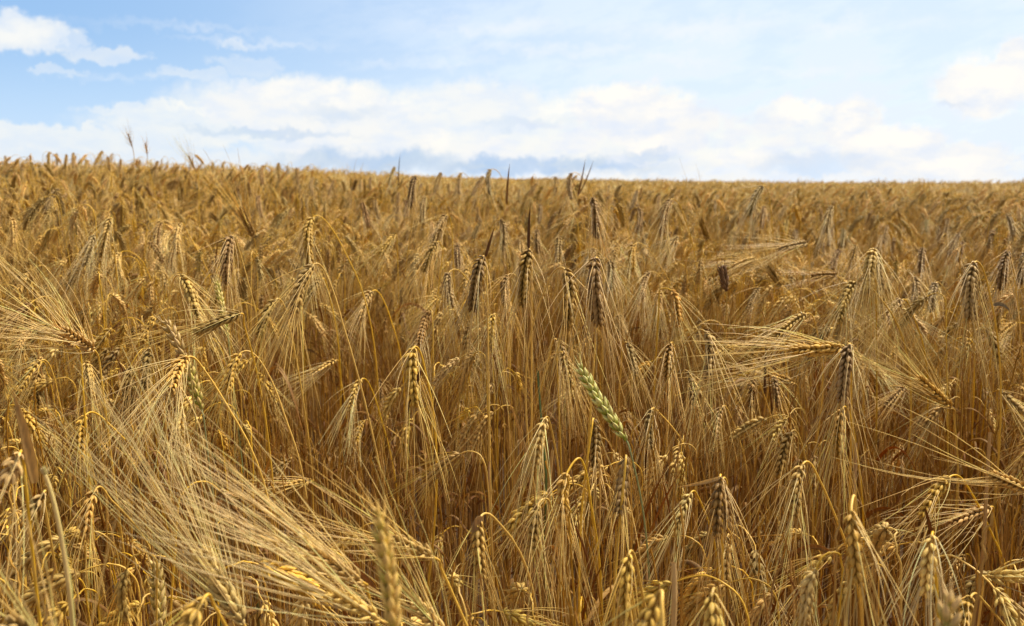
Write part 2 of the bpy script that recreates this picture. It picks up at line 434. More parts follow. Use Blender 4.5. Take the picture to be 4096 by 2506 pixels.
def make_ground():
    xs = np.unique(np.concatenate([np.linspace(-6, 6, 61), np.sign(np.linspace(-1, 1, 81)) * 6 + np.linspace(-1, 1, 81) ** 3 * 900]))
    ys = np.unique(np.concatenate([np.linspace(-2, 12, 71), 12 + np.linspace(0, 1, 70) ** 2.2 * 1800, [-10, -40, -200, -900]]))
    X, Y = np.meshgrid(xs, ys, indexing='ij'); Z = ground_z(X, Y)
    nx, ny = X.shape
    i, j = np.meshgrid(np.arange(nx - 1), np.arange(ny - 1), indexing='ij')
    F = np.stack([i * ny + j, (i + 1) * ny + j, (i + 1) * ny + j + 1, i * ny + j + 1], -1).reshape(-1, 4)
    ms = Mesh(); ms.add(np.stack([X, Y, Z], -1), F, (.16, .10, .055))
    mt = material('field_soil', 0.95, 0.1, 0.0, 0.0, (14, 14, 14))
    o = bpy.data.objects.new('ground', ms.data('ground', [mt])); COL.objects.link(o)
    o['kind'] = 'structure'; o['label'] = 'brown earth under the ripe barley'
make_ground()

# ------------------------------------------------------------------ things
def obj(name, me, parent=None):
    o = bpy.data.objects.new(name, me); COL.objects.link(o)
    if parent is not None: o.parent = parent
    return o

def root(name, loc, cat, group=None):
    o = bpy.data.objects.new(name, None); COL.objects.link(o)
    o.location = loc; o.empty_display_size = .05; o['category'] = cat
    if group: o['group'] = group
    return o

def copy_tree(o, parent=None):
    c = o.copy(); COL.objects.link(c); c.parent = parent
    for ch in list(o.children): copy_tree(ch, c)
    return c

CROPS = {'A': (0, 500, 1.7593), 'B': (1350, 500, 1.7593), 'C': (2696, 500, 1.7593), 'D': (0, 1300, 2.464), 'E': (1000, 1300, 2.464), 'F': (2000, 1300, 2.464),
         'G': (3000, 1300, 2.248), 'H': (0, 1800, 2.136), 'I': (1000, 1800, 2.136), 'J': (2000, 1800, 2.136), 'K': (3000, 1800, 2.136)}

def px(c, u, v):
    x0, y0, s = CROPS[c]
    return x0 + u / s, y0 + v / s

TALL = []      # every individual: (object, pixel of the ear, depth, facts) for the labels

def stem_path(B, tdir, K, K2=None, lean=None):
    """foot on the ground -> knee K -> arch into the ear base B, arriving along TDIR"""
    low = K2 if K2 is not None else K
    ln = rng.normal(0, .05, 2) if lean is None else lean
    d0 = unit(K - low) if K2 is not None else unit(np.array([-ln[0] * 2, -ln[1] * 2, 1.0]))
    fx, fy = low[0] + ln[0], low[1] + ln[1] + .03
    foot = np.array([fx, fy, float(ground_z(fx, fy))])
    seg1 = hermite(foot, np.array([0, 0, 1.0]) * (low[2] - foot[2]), low, d0 * (low[2] - foot[2]) * .8, 24)
    parts = [seg1]
    if K2 is not None: parts.append(hermite(K2, d0 * np.linalg.norm(K - K2), K, unit(d0 + .35 * unit(B - K)) * np.linalg.norm(K - K2), 12)[1:])
    dk = unit(parts[-1][-1] - parts[-1][-2])
    q = np.linalg.norm(B - K)
    parts.append(hermite(K, dk * q * 1.2, B, tdir * q * 1.2, 30)[1:])
    return foot, np.concatenate(parts)

def depth_of(by, length, kind='barley'):
    dl = FPX * .075 / length
    dp = FPX * .2 / max(by - 706, 40)
    d = dl ** .78 * dp ** .22
    return float(np.clip(d, dl * .75, dl * 1.33))

def hero(crop, b, t, k=None, k2=None, tone='gold', spread=1.0, d=None, label=None, awn=None, leaf=None, det=None, front=False, bow=.3, toward=0.0, dense=None, fat=None):
    bx, by = px(crop, *b); tx, ty = px(crop, *t)
    ln = math.hypot(tx - bx, ty - by)
    if d is None: d = depth_of(by, ln)
    B = at(bx, by, d); T_ = at(tx, ty, d * (1 - .02) - toward)
    ear_dir = unit(T_ - B)
    dk = -.012 if front else .02
    if k is not None: K = at(*px(crop, *k), d + dk)
    else: K = at(bx + rng.normal(0, 10) + (bx - tx) * .15, by + 90 * 1.2 / d, d + .035)
    K2 = at(*px(crop, *k2), d + dk * 1.5) if k2 is not None else None
    h = B - K; h[2] = 0
    up_ear = ear_dir[2] > .3
    td = ear_dir if up_ear else unit(ear_dir + (unit(h) * .75 if np.linalg.norm(h) > 1e-4 else 0) + np.array([0, 0, .15]))
    foot, path = stem_path(B, td, K, K2)
    Le = np.linalg.norm(T_ - B)
    line = bez(B, B + td * Le * bow, T_, 24)
    det = det if det is not None else (2 if d < 2.6 else 1)
    ms, mk, ma = Mesh(), Mesh(), Mesh()
    thick = float(np.clip(Le / .075, .8, 1.3))
    stem_tube(ms, path, r0=.0025, r1=.0014)
    face = unit(CAM - B)
    if dense is None and d > 1.7: dense = .62 if d < 3 else .28
    barley_ear(mk, ma, line, tone, det, face=face, dense=dense, fat=fat, spread=spread * 1.05, awn_len=(awn or .125) * float(np.clip(Le / .075, .85, 1.25)), gravity=.03)
    r = root('barley_plant', foot, 'barley plant', 'ripe barley plants at the front of the field')
    obj('stem', ms.data('stem', [M_STEM], foot), r)
    e = obj('ear', mk.data('ear', [M_KERN], foot), r)
    obj('awns', ma.data('awns', [M_AWN], foot), e)
    lv = [leaf] if isinstance(leaf, dict) else (leaf or [])
    for q in lv:
        ml = Mesh()
        pts = [at(*px(q.get('crop', crop), *p), d + q.get('dd', .01)) for p in q['p']]
        leaf_blade(ml, bez(pts[0], pts[1], pts[2], 20) if len(pts) == 3 else pts, q.get('w', .008), q.get('c', (.30, .14, .04)), q.get('c2'), side=unit(CAM - B), twist=q.get('tw', .8))
        obj('leaf', ml.data('leaf', [M_LEAF], foot), r)
    if not lv and rng.random() < .8:
        ml = Mesh(); random_leaf(ml, path, rng)
        obj('leaf', ml.data('leaf', [M_LEAF], foot), r)
    mid = line[12]
    TALL.append((r, project(mid), facts(tone, ear_dir, B - K, spread), label))
    HEROES.append((project(B), project(T_), d))
    return r

HEROES = []
LEAFC = [(.34, .15, .035), (.46, .26, .08), (.56, .37, .14), (.30, .13, .035), (.52, .31, .085)]

def random_leaf(ml, path, g, mat=0, scale=1.0):
    zz = path[:, 2] - path[0, 2]; i = int(np.argmax(zz >= zz.max() * g.uniform(.45, .74))); p0 = path[i]
    az = g.uniform(0, 6.28); out = np.array([math.cos(az), math.sin(az), 0])
    Lf = g.uniform(.09, .2) * scale
    if g.random() < .3:     # upright spike
        p1 = p0 + out * Lf * .12 + np.array([0, 0, Lf * .6]); p2 = p0 + out * Lf * g.uniform(.2, .45) + np.array([0, 0, Lf])
        w = g.uniform(.003, .0055)
    else:                   # folded over
        p1 = p0 + out * Lf * .35 + np.array([0, 0, Lf * .6]); p2 = p0 + out * Lf * .75 + np.array([0, 0, -Lf * g.uniform(-.1, .5)])
        w = g.uniform(.005, .010)
    leaf_blade(ml, bez(p0, p1, p2, 18), w, LEAFC[g.integers(5)], LEAFC[g.integers(5)], g=g, twist=g.uniform(.3, 2.5), mat=mat)

def facts(tone, ed, off, spread):
    word = {'gold': 'golden', 'pale': 'pale', 'dark': 'dark', 'brown': 'brown', 'yellow': 'yellow', 'grey': 'greyish'}[tone]
    lr = 'left' if ed[0] < 0 else 'right'
    if ed[2] > .3: pose = f'ear raised up {lr}' if abs(ed[0]) > .25 else 'ear standing upright'
    elif ed[2] > -.45: pose = f'ear lying level, tip {lr}' if abs(ed[0]) > .4 else 'ear lying almost level'
    elif abs(ed[0]) > .3: pose = f'ear drooping {lr}'
    else: pose = 'ear hanging straight'
    return word, pose

# --- the big, recognisable plants first
hero('J', (570, 205), (545, 700), (700, 95), (785, 520), 'gold', .9, label='golden barley plant whose thick stem makes a tight hook above its hanging ear', awn=.15)
hero('F', (445, 925), (345, 1430), (500, 1010), (540, 1200), 'pale', 1.0, label='pale barley plant with sheaf of long awns left of the green wheat stem', awn=.15)
hero('J', (1075, 60), (1015, 575), (1070, 130), (1010, 760), 'brown', .7, front=True, label='barley plant with bright yellow stem crossing in front of its brown ear')
hero('J', (1630, 370), (1485, 750), (1700, 420), (1760, 560), 'pale', .9, label='pale barley plant drooping left, long awns sweeping down left, beside the double dark ear', awn=.15)
hero('J', (1880, 235), (1850, 730), (1890, 330), None, 'dark', .8, label='dark barley plant with a dry grey leaf sticking out left from its top',
     leaf={'p': [(1880, 240), (1740, 285), (1515, 320)], 'w': .0045, 'c': (.64, .48, .24), 'dd': -.01})
hero('J', (1905, 260), (1950, 700), (1935, 330), None, 'brown', .8, label='barley ear hanging close right of the dark ear with the grey leaf')
hero('J', (1940, 750), (1930, 1180), (1985, 790), (2060, 1100), 'gold', 1.0, label='golden barley plant with crooked pale awns below the dark double ear', awn=.13)
hero('J', (1100, 895), (1075, 1470), (1165, 960), (1200, 1150), 'yellow', .7, label='narrow yellow barley ear hanging under the yellow stemmed plant')
hero('J', (1365, 1215), (1210, 1680), (1385, 1330), (1395, 1560), 'gold', 1.4, d=.62, front=True, label='large blurred barley ear at the bottom edge with husks standing out from its top')
hero('J', (1815, 1225), (1830, 1640), (1860, 1300), None, 'gold', 1.2, d=.72, label='stout golden barley ear at the bottom edge, crown of husks spread open')
hero('J', (325, 470), (285, 900), (420, 440), (450, 560), 'gold', .8, label='slim golden barley ear hanging beside the hooked stem plant')
hero('J', (440, 500), (330, 490), (470, 540), None, 'gold', 1.2, label='small barley ear seen end on behind the slim ear beside the hooked stem')
hero('E', (1610, 235), (1630, 800), (1685, 290), (1750, 560), 'gold', 1.0, label='golden barley plant with long straight pale awns and a dark leaf crossing its ear', awn=.15,
     leaf={'p': [(1680, 450), (1600, 690), (1520, 950)], 'w': .005, 'c': (.20, .085, .03), 'dd': -.02})
hero('E', (1095, 540), (985, 850), (1200, 640), (1310, 990), 'pale', .9, label='pale bright barley plant with arched reddish stem, ear drooping left', awn=.14)
hero('E', (1125, 950), (1045, 1180), (1400, 1050), (1700, 1330), 'gold', .6, label='barley plant on a long low yellow arch of stem',
     leaf={'p': [(1405, 925), (1560, 1160), (1750, 1490)], 'w': .012, 'c': (.55, .36, .10), 'c2': (.50, .31, .09), 'dd': -.03, 'tw': .2})
hero('E', (1190, 1260), (1130, 1420), (1310, 1350), (1400, 1478), 'gold', .7)
hero('E', (1395, 1210), (1330, 1350), (1640, 1185), (1860, 1300), 'brown', .6)
hero('E', (845, 350), (600, 500), (880, 470), (915, 640), 'gold', .8, label='golden barley ear drooping far left with awns combed left, above the reddish arched stem', awn=.15)
hero('E', (470, 1185), (330, 1330), (600, 1210), (740, 1340), 'gold', .6)
hero('E', (1475, 110), (1590, 240), (1400, 160), (1330, 350), 'gold', .6)
hero('E', (1270, 540), (1280, 760), (1235, 600), None, 'dark', .7)
hero('E', (1000, 1290), (860, 1420), None, None, 'grey', .8)
hero('D', (1850, 320), (1690, 660), (2030, 470), (2330, 950), 'gold', 1.0, d=1.06, toward=.04, dense=.8, label='golden barley plant with bright awns fanned down left and a long straight yellow stem', awn=.17)
hero('D', (2370, 280), (2250, 680), (2640, 480), (2860, 1050), 'gold', .8, label='golden barley plant under a wide yellow arch of stem in the left half')
hero('D', (345, 20), (165, 260), (640, 90), (840, 400), 'gold', 1.0, label='golden barley plant with broad arched stem at the left edge, ear drooping left', awn=.14)
hero('D', (400, 355), (205, 650), (510, 450), (595, 800), 'gold', .8, label='golden barley ear drooping left below the broad arch at the left edge')
hero('D', (850, 370), (905, 720), (840, 450), (842, 800), 'yellow', .7, label='yellow stemmed barley plant with a short ear tucked right of its stem')
hero('D', (1470, 240), (1430, 640), (1500, 330), None, 'brown', .7)
hero('D', (835, 900), (800, 1330), (960, 880), (1130, 1030), 'yellow', .8, label='yellow barley ear hanging from a flat arched stem above the broken straw')
hero('D', (1130, 1035), (1020, 1290), (1270, 1070), (1400, 1160), 'yellow', .8)
hero('D', (2050, 1080), (1950, 1290), (2250, 1100), (2460, 1230), 'gold', .6, label='barley ear on a low arched yellow stem behind the crossing awns')
hero('D', (190, 1270), (60, 1560), (240, 1400), None, 'pale', 1.2, d=.75, label='pale blurred barley ear at the left edge beside a broad dry leaf',
     leaf={'p': [(340, 1560), (290, 1180), (130, 665)], 'w': .009, 'c': (.84, .56, .18), 'c2': (.80, .52, .17), 'dd': -.01, 'tw': .3})
hero('H', (370, 370), (215, 600), (385, 480), None, 'grey', .7, d=.95, label='greyish barley ear behind the broken straw at the left')
hero('H', (820, 335), (735, 770), (960, 440), (1080, 560), 'gold', .8, label='golden barley ear in front of tangled straw left of the big crossing awns')
hero('H', (1740, 1270), (1560, 1580), (1840, 1350), (1960, 1560), 'yellow', 1.2, d=.66, label='blurred yellow barley ear hanging by the pale wheat ear at bottom left')
hero('H', (2085, 1490), (1690, 850), (2120, 1620), None, 'pale', .6, d=.82, label='pale barley ear slanting up left, long awns fanning to the upper left', awn=.2, toward=-.02, dense=.95)
hero('I', (960, 1130), (500, 840), (1000, 1200), (1080, 1480), 'pale', .55, dense=.95, d=.78, label='upper of two pale ears lying up left with long sheaf of pale awns', awn=.2)
hero('I', (1720, 1640), (1400, 1290), (1760, 1750), None, 'pale', .9, d=.84, awn=.2, dense=.8, label='pale barley ear mostly hidden right of the blurred wheat, awns streaming up left')
hero('I', (1110, 1455), (650, 1200), (1180, 1560), None, 'pale', .55, dense=.95, d=.74, label='lower of two pale ears lying up left with long sheaf of pale awns', awn=.2)
hero('I', (1570, 920), (1180, 735), (1640, 1030), (1850, 1500), 'yellow', 1.0, d=.85, label='barley ear pointing up left behind the blurred foreground wheat ear', awn=.16,
     leaf={'p': [(1100, 1260), (960, 1060), (840, 880)], 'w': .007, 'c': (.42, .19, .04), 'dd': -.02})
hero('I', (525, 265), (250, 320), (532, 330), (545, 650), 'gold', .8, label='barley ear bent sharply level to the left on an upright yellow stem', awn=.13)
hero('I', (345, 75), (180, 240), (410, 120), (450, 330), 'grey', .9)
hero('I', (1020, 25), (960, 150), (1130, 100), (1280, 340), 'yellow', .6)
hero('I', (1640, 720), (1600, 960), (1790, 660), (1930, 740), 'gold', .7, label='small barley ear under a low arched stem right of the blurred wheat')
hero('I', (1960, 600), (1990, 1100), (2060, 560), (2140, 640), 'gold', .7, label='barley plant with a pale dry leaf curled over its top near the arched stem',
     leaf={'p': [(1990, 590), (1900, 560), (1905, 900)], 'w': .008, 'c': (.45, .30, .13), 'dd': -.01})
hero('I', (1840, 840), (1700, 900), (1880, 900), None, 'pale', .8)
hero('F', (2020, 70), (2040, 540), (1800, 230), (1600, 660), 'grey', 1.0, label='greyish barley plant arching from the left, awns spilling right', awn=.15)
hero('F', (1850, 460), (1890, 780), (1740, 680), (1650, 1010), 'brown', .8)
hero('F', (1680, 185), (1650, 560), (1720, 260), None, 'brown', .7)
hero('F', (1250, 180), (1340, 500), (1200, 240), None, 'brown', .7)
hero('F', (2080, 680), (1985, 870), (2270, 690), (2400, 850), 'gold', .7)
hero('F', (2190, 810), (2130, 1120), (2280, 920), (2360, 1140), 'brown', .7)
hero('F', (1490, 840), (1480, 1220), (1590, 890), (1690, 1000), 'brown', .7)
hero('F', (610, 740), (655, 930), (565, 820), (530, 1040), 'brown', .6)
hero('F', (925, 935), (940, 1420), (905, 1010), (850, 1400), 'dark', .7, front=True, label='dark barley ear behind its own yellow stem, left of the green wheat ear')
hero('F', (1180, 800), (1265, 1010), (1140, 860), None, 'dark', .6)
hero('F', (560, 150), (660, 480), None, None, 'brown', .7)
hero('F', (620, 280), (700, 640), (560, 320), None, 'brown', .8)
hero('G', (890, 185), (825, 690), (910, 260), None, 'brown', 1.1, label='large brown barley ear with stub of stem above, awns fanning both sides', awn=.14)
hero('G', (985, 290), (985, 480), (1080, 300), None, 'pale', .9, label='pale curled barley ear with white awns hanging straight down', awn=.15)
hero('G', (1060, 310), (1215, 495), (1010, 330), None, 'pale', .9, awn=.14)
hero('G', (1815, 745), (1510, 480), (1835, 830), (1858, 1060), 'gold', .9, label='barley ear pointing up left on a straight stem, awns reaching far up left', awn=.16)
hero('G', (1390, 570), (1215, 740), (1430, 640), None, 'brown', .7)
hero('G', (830, 755), (800, 1210), (920, 900), (962, 1150), 'gold', .8, label='golden barley ear with tall smooth arched stem on its right, right half')
hero('G', (370, 965), (255, 1360), (460, 1060), (505, 1240), 'brown', .8, label='brown barley ear with short arch of stem on its right below the level ear')
hero('G', (40, 485), (10, 760), (120, 620), (240, 990), 'brown', .9, awn=.14, label='brown barley plant with a pair of dark spiky leaves rising beside its ear',
     leaf=[{'p': [(130, 620), (140, 350), (150, 0)], 'w': .005, 'c': (.19, .085, .03), 'dd': -.02}, {'p': [(225, 1000), (190, 700), (160, 380)], 'w': .004, 'c': (.24, .11, .04), 'dd': -.02}])
hero('G', (205, 470), (250, 740), (170, 540), None, 'brown', .7)
hero('G', (395, 525), (150, 445), (440, 640), (462, 850), 'gold', .8, awn=.15)
hero('G', (1490, 200), (1435, 330), (1535, 290), (1560, 430), 'pale', .9)
hero('G', (2245, 590), (2470, 800), (2225, 700), None, 'grey', 1.0, label='greyish barley ear drooping right at the right edge', awn=.13)
hero('G', (2340, 25), (2240, 190), (2400, 90), None, 'brown', .9)
hero('G', (840, 205), (390, 235), (880, 260), None, 'gold', .45, awn=.16, label='barley ear lying level to the left, awns sweeping left over its neighbours')
hero('G', (1365, 1075), (1265, 1260), (1400, 1140), (1440, 1300), 'gold', .7)
hero('G', (1570, 885), (1545, 1060), (1610, 960), None, 'brown', .6)
hero('G', (195, 770), (290, 960), (160, 850), None, 'gold', .8)
hero('K', (450, 125), (385, 590), (600, 270), (750, 620), 'gold', 1.0, label='golden barley plant with tall arched yellow stem and long awns trailing down', awn=.19)
hero('K', (865, 525), (930, 1150), (895, 420), None, 'gold', 1.0, label='golden barley ear leaning right with long bright awns and straight stem behind', awn=.16)
hero('K', (1700, 235), (1465, 580), (1880, 350), (2120, 830), 'gold', 1.1, label='barley plant with sweeping arched stem at right, ear drooping far left', awn=.17)
hero('K', (2050, 490), (1690, 640), (2085, 580), (2165, 1100), 'gold', 1.0, label='barley ear bent level to the left behind the sweeping arched stem', awn=.15)
hero('K', (1553, 735), (1500, 1250), (1570, 850), None, 'pale', 1.1, d=.82, label='pale barley ear with a white broken tip on top and thick twisted awns', awn=.14,
     leaf={'p': [(1548, 720), (1530, 600), (1495, 480)], 'w': .004, 'c': (.20, .09, .03), 'dd': .01})
hero('K', (1835, 900), (1690, 1110), (1880, 980), None, 'gold', .9, label='small golden barley ear right of the ear with the white tip')
hero('K', (1885, 1258), (1825, 1520), (2010, 1310), (2160, 1490), 'yellow', .8, d=.9, label='yellow barley ear on an arched stem at the lower right corner')
hero('K', (2030, 1080), (2350, 1075), (1990, 1180), None, 'pale', .8, d=1.0, label='pale barley ear lying level to the right at the right edge')
hero('K', (2380, 345), (2040, 205), (2450, 420), None, 'gold', .55, d=1.0, dense=.45, label='barley ear at the right edge pointing up left with a broad sheaf of awns', awn=.22)
hero('K', (165, 520), (260, 700), (60, 545), (-60, 640), 'gold', .8)
hero('K', (20, 560), (110, 760), (-40, 620), None, 'gold', .9)
hero('K', (980, 540), (1010, 700), (960, 620), None, 'brown', .6)
hero('K', (2300, 440), (2420, 560), (2270, 560), None, 'grey', .8)
hero('K', (950, 60), (850, 260), (1020, 20), None, 'brown', .9)
# bottom left: ear below the frame edge whose blurred awns rise in front
hero('H', (640, 2050), (440, 1640), (680, 2150), None, 'gold', 1.0, d=.56, label='blurred barley plant at the bottom left corner, awns rising in front of the straw', awn=.2)
hero('H', (250, 1560), (90, 1480), (300, 1600), None, 'grey', 1.0, d=.6)
# --- middle distance
hero('A', (2205, 650), (2180, 970), (2340, 740), (2455, 950), 'gold', 1.0, label='tall golden barley plant with arched brown stem, upper of a pair left of centre', awn=.14)
hero('A', (2205, 985), (2070, 1330), (2320, 1110), (2430, 1460), 'gold', 1.0, label='large golden barley plant, lower of a pair left of centre, awns sweeping left', awn=.15)
hero('A', (2265, 1085), (2110, 1280), (2300, 1130), (2340, 1300), 'grey', .8)
hero('A', (1940, 1230), (1820, 1490), (2010, 1300), (2050, 1480), 'brown', .8)
hero('A', (1930, 1385), (1870, 1508), (1980, 1420), (2040, 1540), 'grey', .7)
hero('A', (1270, 1065), (1395, 1360), (1205, 1140), (1180, 1280), 'gold', .8)
hero('A', (1630, 785), (1595, 1110), (1670, 850), (1760, 1160), 'brown', .8)
hero('A', (1690, 1330), (1370, 1460), (1720, 1420), (1750, 1520), 'grey', .9, label='grey barley ear lying almost level beside the slender green wheat', awn=.14)
hero('A', (655, 780), (600, 990), None, None, 'grey', 1.1, awn=.14)
hero('A', (775, 660), (715, 920), None, None, 'gold', .9)
hero('A', (595, 1005), (480, 1160), (720, 1040), (865, 1330), 'brown', .8)
hero('A', (75, 655), (95, 850), (30, 680), None, 'yellow', .9)
hero('A', (85, 485), (20, 650), (155, 530), (188, 640), 'brown', .7)
hero('A', (415, 450), (320, 620), (500, 520), (570, 660), 'brown', .8)
hero('A', (1785, 795), (1690, 590), (1800, 870), (1810, 1050), 'brown', 1.0, awn=.15)
hero('A', (1565, 705), (1480, 625), (1600, 770), None, 'dark', .8)
hero('A', (930, 152), (900, 60), (945, 280), None, 'gold', .35, d=3.6, awn=.08, fat=.5, label='taller of two thin grey ears standing up against the sky')
hero('A', (1036, 205), (1022, 125), (1043, 300), None, 'gold', .35, d=3.8, awn=.07, fat=.45, label='shorter of two thin grey ears standing up against the sky')
hero('A', (1380, 330), (1322, 210), (1400, 420), None, 'pale', .5, d=3.6, fat=.6, label='blurred barley ear with awns raised up left against the sky')
hero('A', (420, 640), (405, 790), None, None, 'dark', 1.0)
hero('A', (1190, 750), (1155, 890), (1230, 790), None, 'pale', .8)
hero('A', (1275, 695), (1245, 900), (1320, 760), (1400, 900), 'gold', .8)
hero('A', (1140, 680), (1105, 860), (1210, 720), None, 'brown', .7)
hero('A', (1370, 545), (1270, 570), (1410, 580), None, 'brown', .9)
hero('A', (1670, 650), (1570, 665), (1700, 700), None, 'grey', .9)
hero('A', (190, 1025), (170, 1140), (250, 1030), None, 'gold', .7)
hero('A', (20, 835), (60, 950), (130, 850), None, 'grey', .8)
hero('A', (1025, 750), (1000, 880), (1090, 760), None, 'gold', .8)
hero('A', (850, 900), (850, 1080), (1000, 960), (1050, 1060), 'gold', .8)
hero('A', (1230, 900), (1225, 1040), (1330, 920), (1420, 1060), 'brown', .7)
hero('A', (1950, 1010), (1990, 1150), None, None, 'grey', .7)
hero('A', (1100, 380), (1130, 440), None, None, 'grey', .7)
hero('A', (790, 330), (770, 470), None, None, 'gold', .9, awn=.14)
hero('A', (1820, 500), (1840, 650), None, None, 'brown', .8)
hero('A', (2010, 450), (1990, 560), None, None, 'dark', .7)
hero('A', (2165, 500), (2155, 640), None, None, 'brown', .7)
hero('A', (2210, 370), (2200, 500), (2260, 400), None, 'grey', .7)
hero('A', (2350, 390), (2310, 490), None, None, 'dark', .7)
hero('D', (920, 245), (640, 50), (985, 400), None, 'pale', 1.0, d=1.15, toward=.04, dense=.6, label='pale barley ear pointing up left at the left, long awns streaming up', awn=.2)
hero('D', (740, 205), (520, 20), (800, 330), None, 'gold', .9, awn=.2, d=1.25, toward=.03, label='golden barley ear beside the pale one, awns streaming level to the left')
hero('A', (365, 1400), (190, 1500), None, None, 'gold', .8)
for (u, v, w, z, tn) in [(350, 195, 345, 300, 'brown'), (397, 205, 400, 280, 'dark'), (467, 212, 455, 310, 'brown'), (517, 200, 512, 300, 'brown'), (722, 188, 665, 285, 'grey'), (757, 228, 770, 320, 'dark'),
                         (797, 205, 775, 235, 'dark'), (848, 245, 842, 330, 'dark'), (1110, 258, 1100, 370, 'brown'), (1240, 305, 1250, 390, 'dark'), (1583, 262, 1575, 340, 'brown'), (1640, 318, 1640, 380, 'brown'),
                         (1962, 272, 1965, 380, 'dark'), (2085, 308, 2095, 420, 'dark'), (36, 222, 40, 285, 'brown'), (600, 245, 590, 320, 'brown'), (985, 250, 975, 330, 'brown'), (935, 280, 925, 360, 'brown'), (125, 260, 120, 330, 'brown'), (1495, 315, 1480, 390, 'brown'), (1445, 300, 1440, 380, 'brown'), (2480, 440, 2470, 540, 'dark')]:
    hero('A', (u, v), (w, z), None, None, tn, .6, d=None, det=1)
hero('A', (1858, 288), (1850, 420), (1900, 310), (1925, 420), 'brown', .6, label='dark small ear with a thin arch of stem against the sky, left half')
# centre
hero('B', (1345, 880), (1305, 1260), (1365, 960), None, 'brown', 1.0, label='barley ear with a long dark spike leaf standing straight above it', awn=.14,
     leaf={'p': [(1345, 880), (1345, 720), (1358, 555)], 'w': .005, 'c': (.20, .10, .04), 'dd': .01})
hero('B', (1020, 930), (955, 1300), (1050, 1000), None, 'dark', .9, label='dark barley ear hanging straight, left of the ear with the spike leaf', awn=.13,
     leaf={'p': [(1040, 930), (1075, 820), (1105, 720)], 'w': .005, 'c': (.2, .1, .04)})
hero('B', (1600, 1020), (1615, 1430), (1510, 1050), (1455, 1170), 'brown', 1.0, label='barley ear under a small brown arch of stem on its left, centre', awn=.15)
hero('B', (1815, 945), (1840, 1400), (1850, 1010), None, 'dark', 1.0, label='large dark barley ear with thick pale awns along its front, right of centre', awn=.15)
hero('B', (1808, 872), (1740, 1040), (1832, 930), None, 'grey', .9)
hero('B', (1912, 955), (1915, 1170), (1875, 1000), None, 'grey', .9)
hero('B', (768, 635), (685, 850), (802, 720), (812, 920), 'brown', 1.1, label='upper of two overlapping barley ears drooping left in the centre', awn=.16)
hero('B', (700, 825), (615, 1030), (740, 900), None, 'brown', 1.0, label='lower of two overlapping barley ears drooping left in the centre', awn=.16)
hero('B', (405, 778), (290, 920), (420, 850), None, 'gold', 1.1, label='golden barley ear with very long pale awns swept down left', awn=.17)
hero('B', (425, 840), (520, 880), (400, 900), None, 'dark', .8)
hero('B', (245, 1170), (160, 1370), (330, 1250), (388, 1410), 'gold', .9)
hero('B', (715, 1210), (610, 1330), (750, 1290), (775, 1420), 'gold', .9)
hero('B', (650, 1310), (575, 1540), (668, 1370), (672, 1510), 'brown', .8, front=True)
hero('B', (1098, 1335), (1085, 1580), (1140, 1400), None, 'gold', 1.0, label='golden barley ear hanging straight with awns spreading evenly, middle of the photo', awn=.15)
hero('B', (1195, 1060), (1188, 1280), (1265, 1085), None, 'brown', .7)
hero('B', (1145, 672), (1165, 880), (1085, 720), (1045, 920), 'brown', .8, leaf={'p': [(1190, 560), (1195, 420), (1213, 270)], 'w': .007, 'c': (.36, .2, .07)})
hero('B', (1120, 700), (1190, 640), (1090, 800), None, 'pale', 1.5, awn=.1, label='pale barley tuft with white awns spraying up right in the centre')
hero('B', (1790, 520), (1822, 790), (1770, 600), None, 'dark', .8, label='thin dark barley ear without visible stem, high right of centre')
hero('B', (1652, 342), (1645, 520), (1740, 395), (1795, 520), 'brown', .7, label='barley ear on the skyline, arched stem and two spiky leaves on its right',
     leaf=[{'p': [(1690, 500), (1720, 400), (1745, 240)], 'w': .007, 'c': (.3, .16, .06)}, {'p': [(1700, 490), (1760, 380), (1802, 250)], 'w': .006, 'c': (.42, .26, .1)}])
hero('B', (1525, 368), (1528, 500), (1480, 410), (1440, 540), 'brown', .7)
hero('B', (1080, 316), (1075, 490), (1145, 350), (1178, 450), 'grey', .6, label='slim barley ear on the skyline below a thin round arch of stem')
hero('B', (402, 300), (362, 420), None, None, 'grey', .9, awn=.13, leaf={'p': [(430, 430), (424, 340), (443, 200)], 'w': .006, 'c': (.2, .11, .05)})
hero('B', (620, 505), (605, 700), (648, 600), None, 'grey', .7)
hero('B', (470, 535), (476, 670), (405, 580), (360, 650), 'dark', .6)
hero('B', (395, 635), (330, 735), (460, 665), (505, 730), 'grey', .6)
hero('B', (2345, 528), (2285, 770), (2410, 570), (2445, 660), 'grey', .9)
hero('B', (2112, 588), (2108, 760), (2040, 680), None, 'brown', .8)
hero('B', (2080, 775), (1985, 880), (2130, 860), (2140, 980), 'gold', .8)
hero('B', (2095, 840), (2080, 1020), (2200, 890), (2300, 1040), 'gold', .8)
hero('B', (2195, 1040), (2140, 1220), (2285, 1085), (2345, 1170), 'grey', 1.0, awn=.14)
hero('B', (2350, 1168), (2400, 1420), (2265, 1180), None, 'gold', 1.0, label='golden barley ear leaning right with pale awns, right of centre', awn=.15)
hero('B', (2392, 785), (2310, 930), (2440, 860), None, 'grey', 1.0, awn=.14)
hero('B', (2445, 1060), (2380, 1180), None, None, 'grey', .9)
hero('B', (785, 1040), (805, 1270), (860, 1030), (940, 1120), 'brown', .7)
hero('B', (1285, 815), (1290, 970), (1270, 880), None, 'yellow', .5)
hero('B', (1400, 742), (1412, 900), None, None, 'brown', 1.0)
hero('B', (1560, 785), (1553, 970), None, None, 'brown', .6)
hero('B', (845, 838), (852, 1010), None, None, 'dark', .6)
hero('B', (1005, 695), (955, 815), None, None, 'dark', .8)
hero('B', (935, 720), (865, 795), None, None, 'brown', .9)
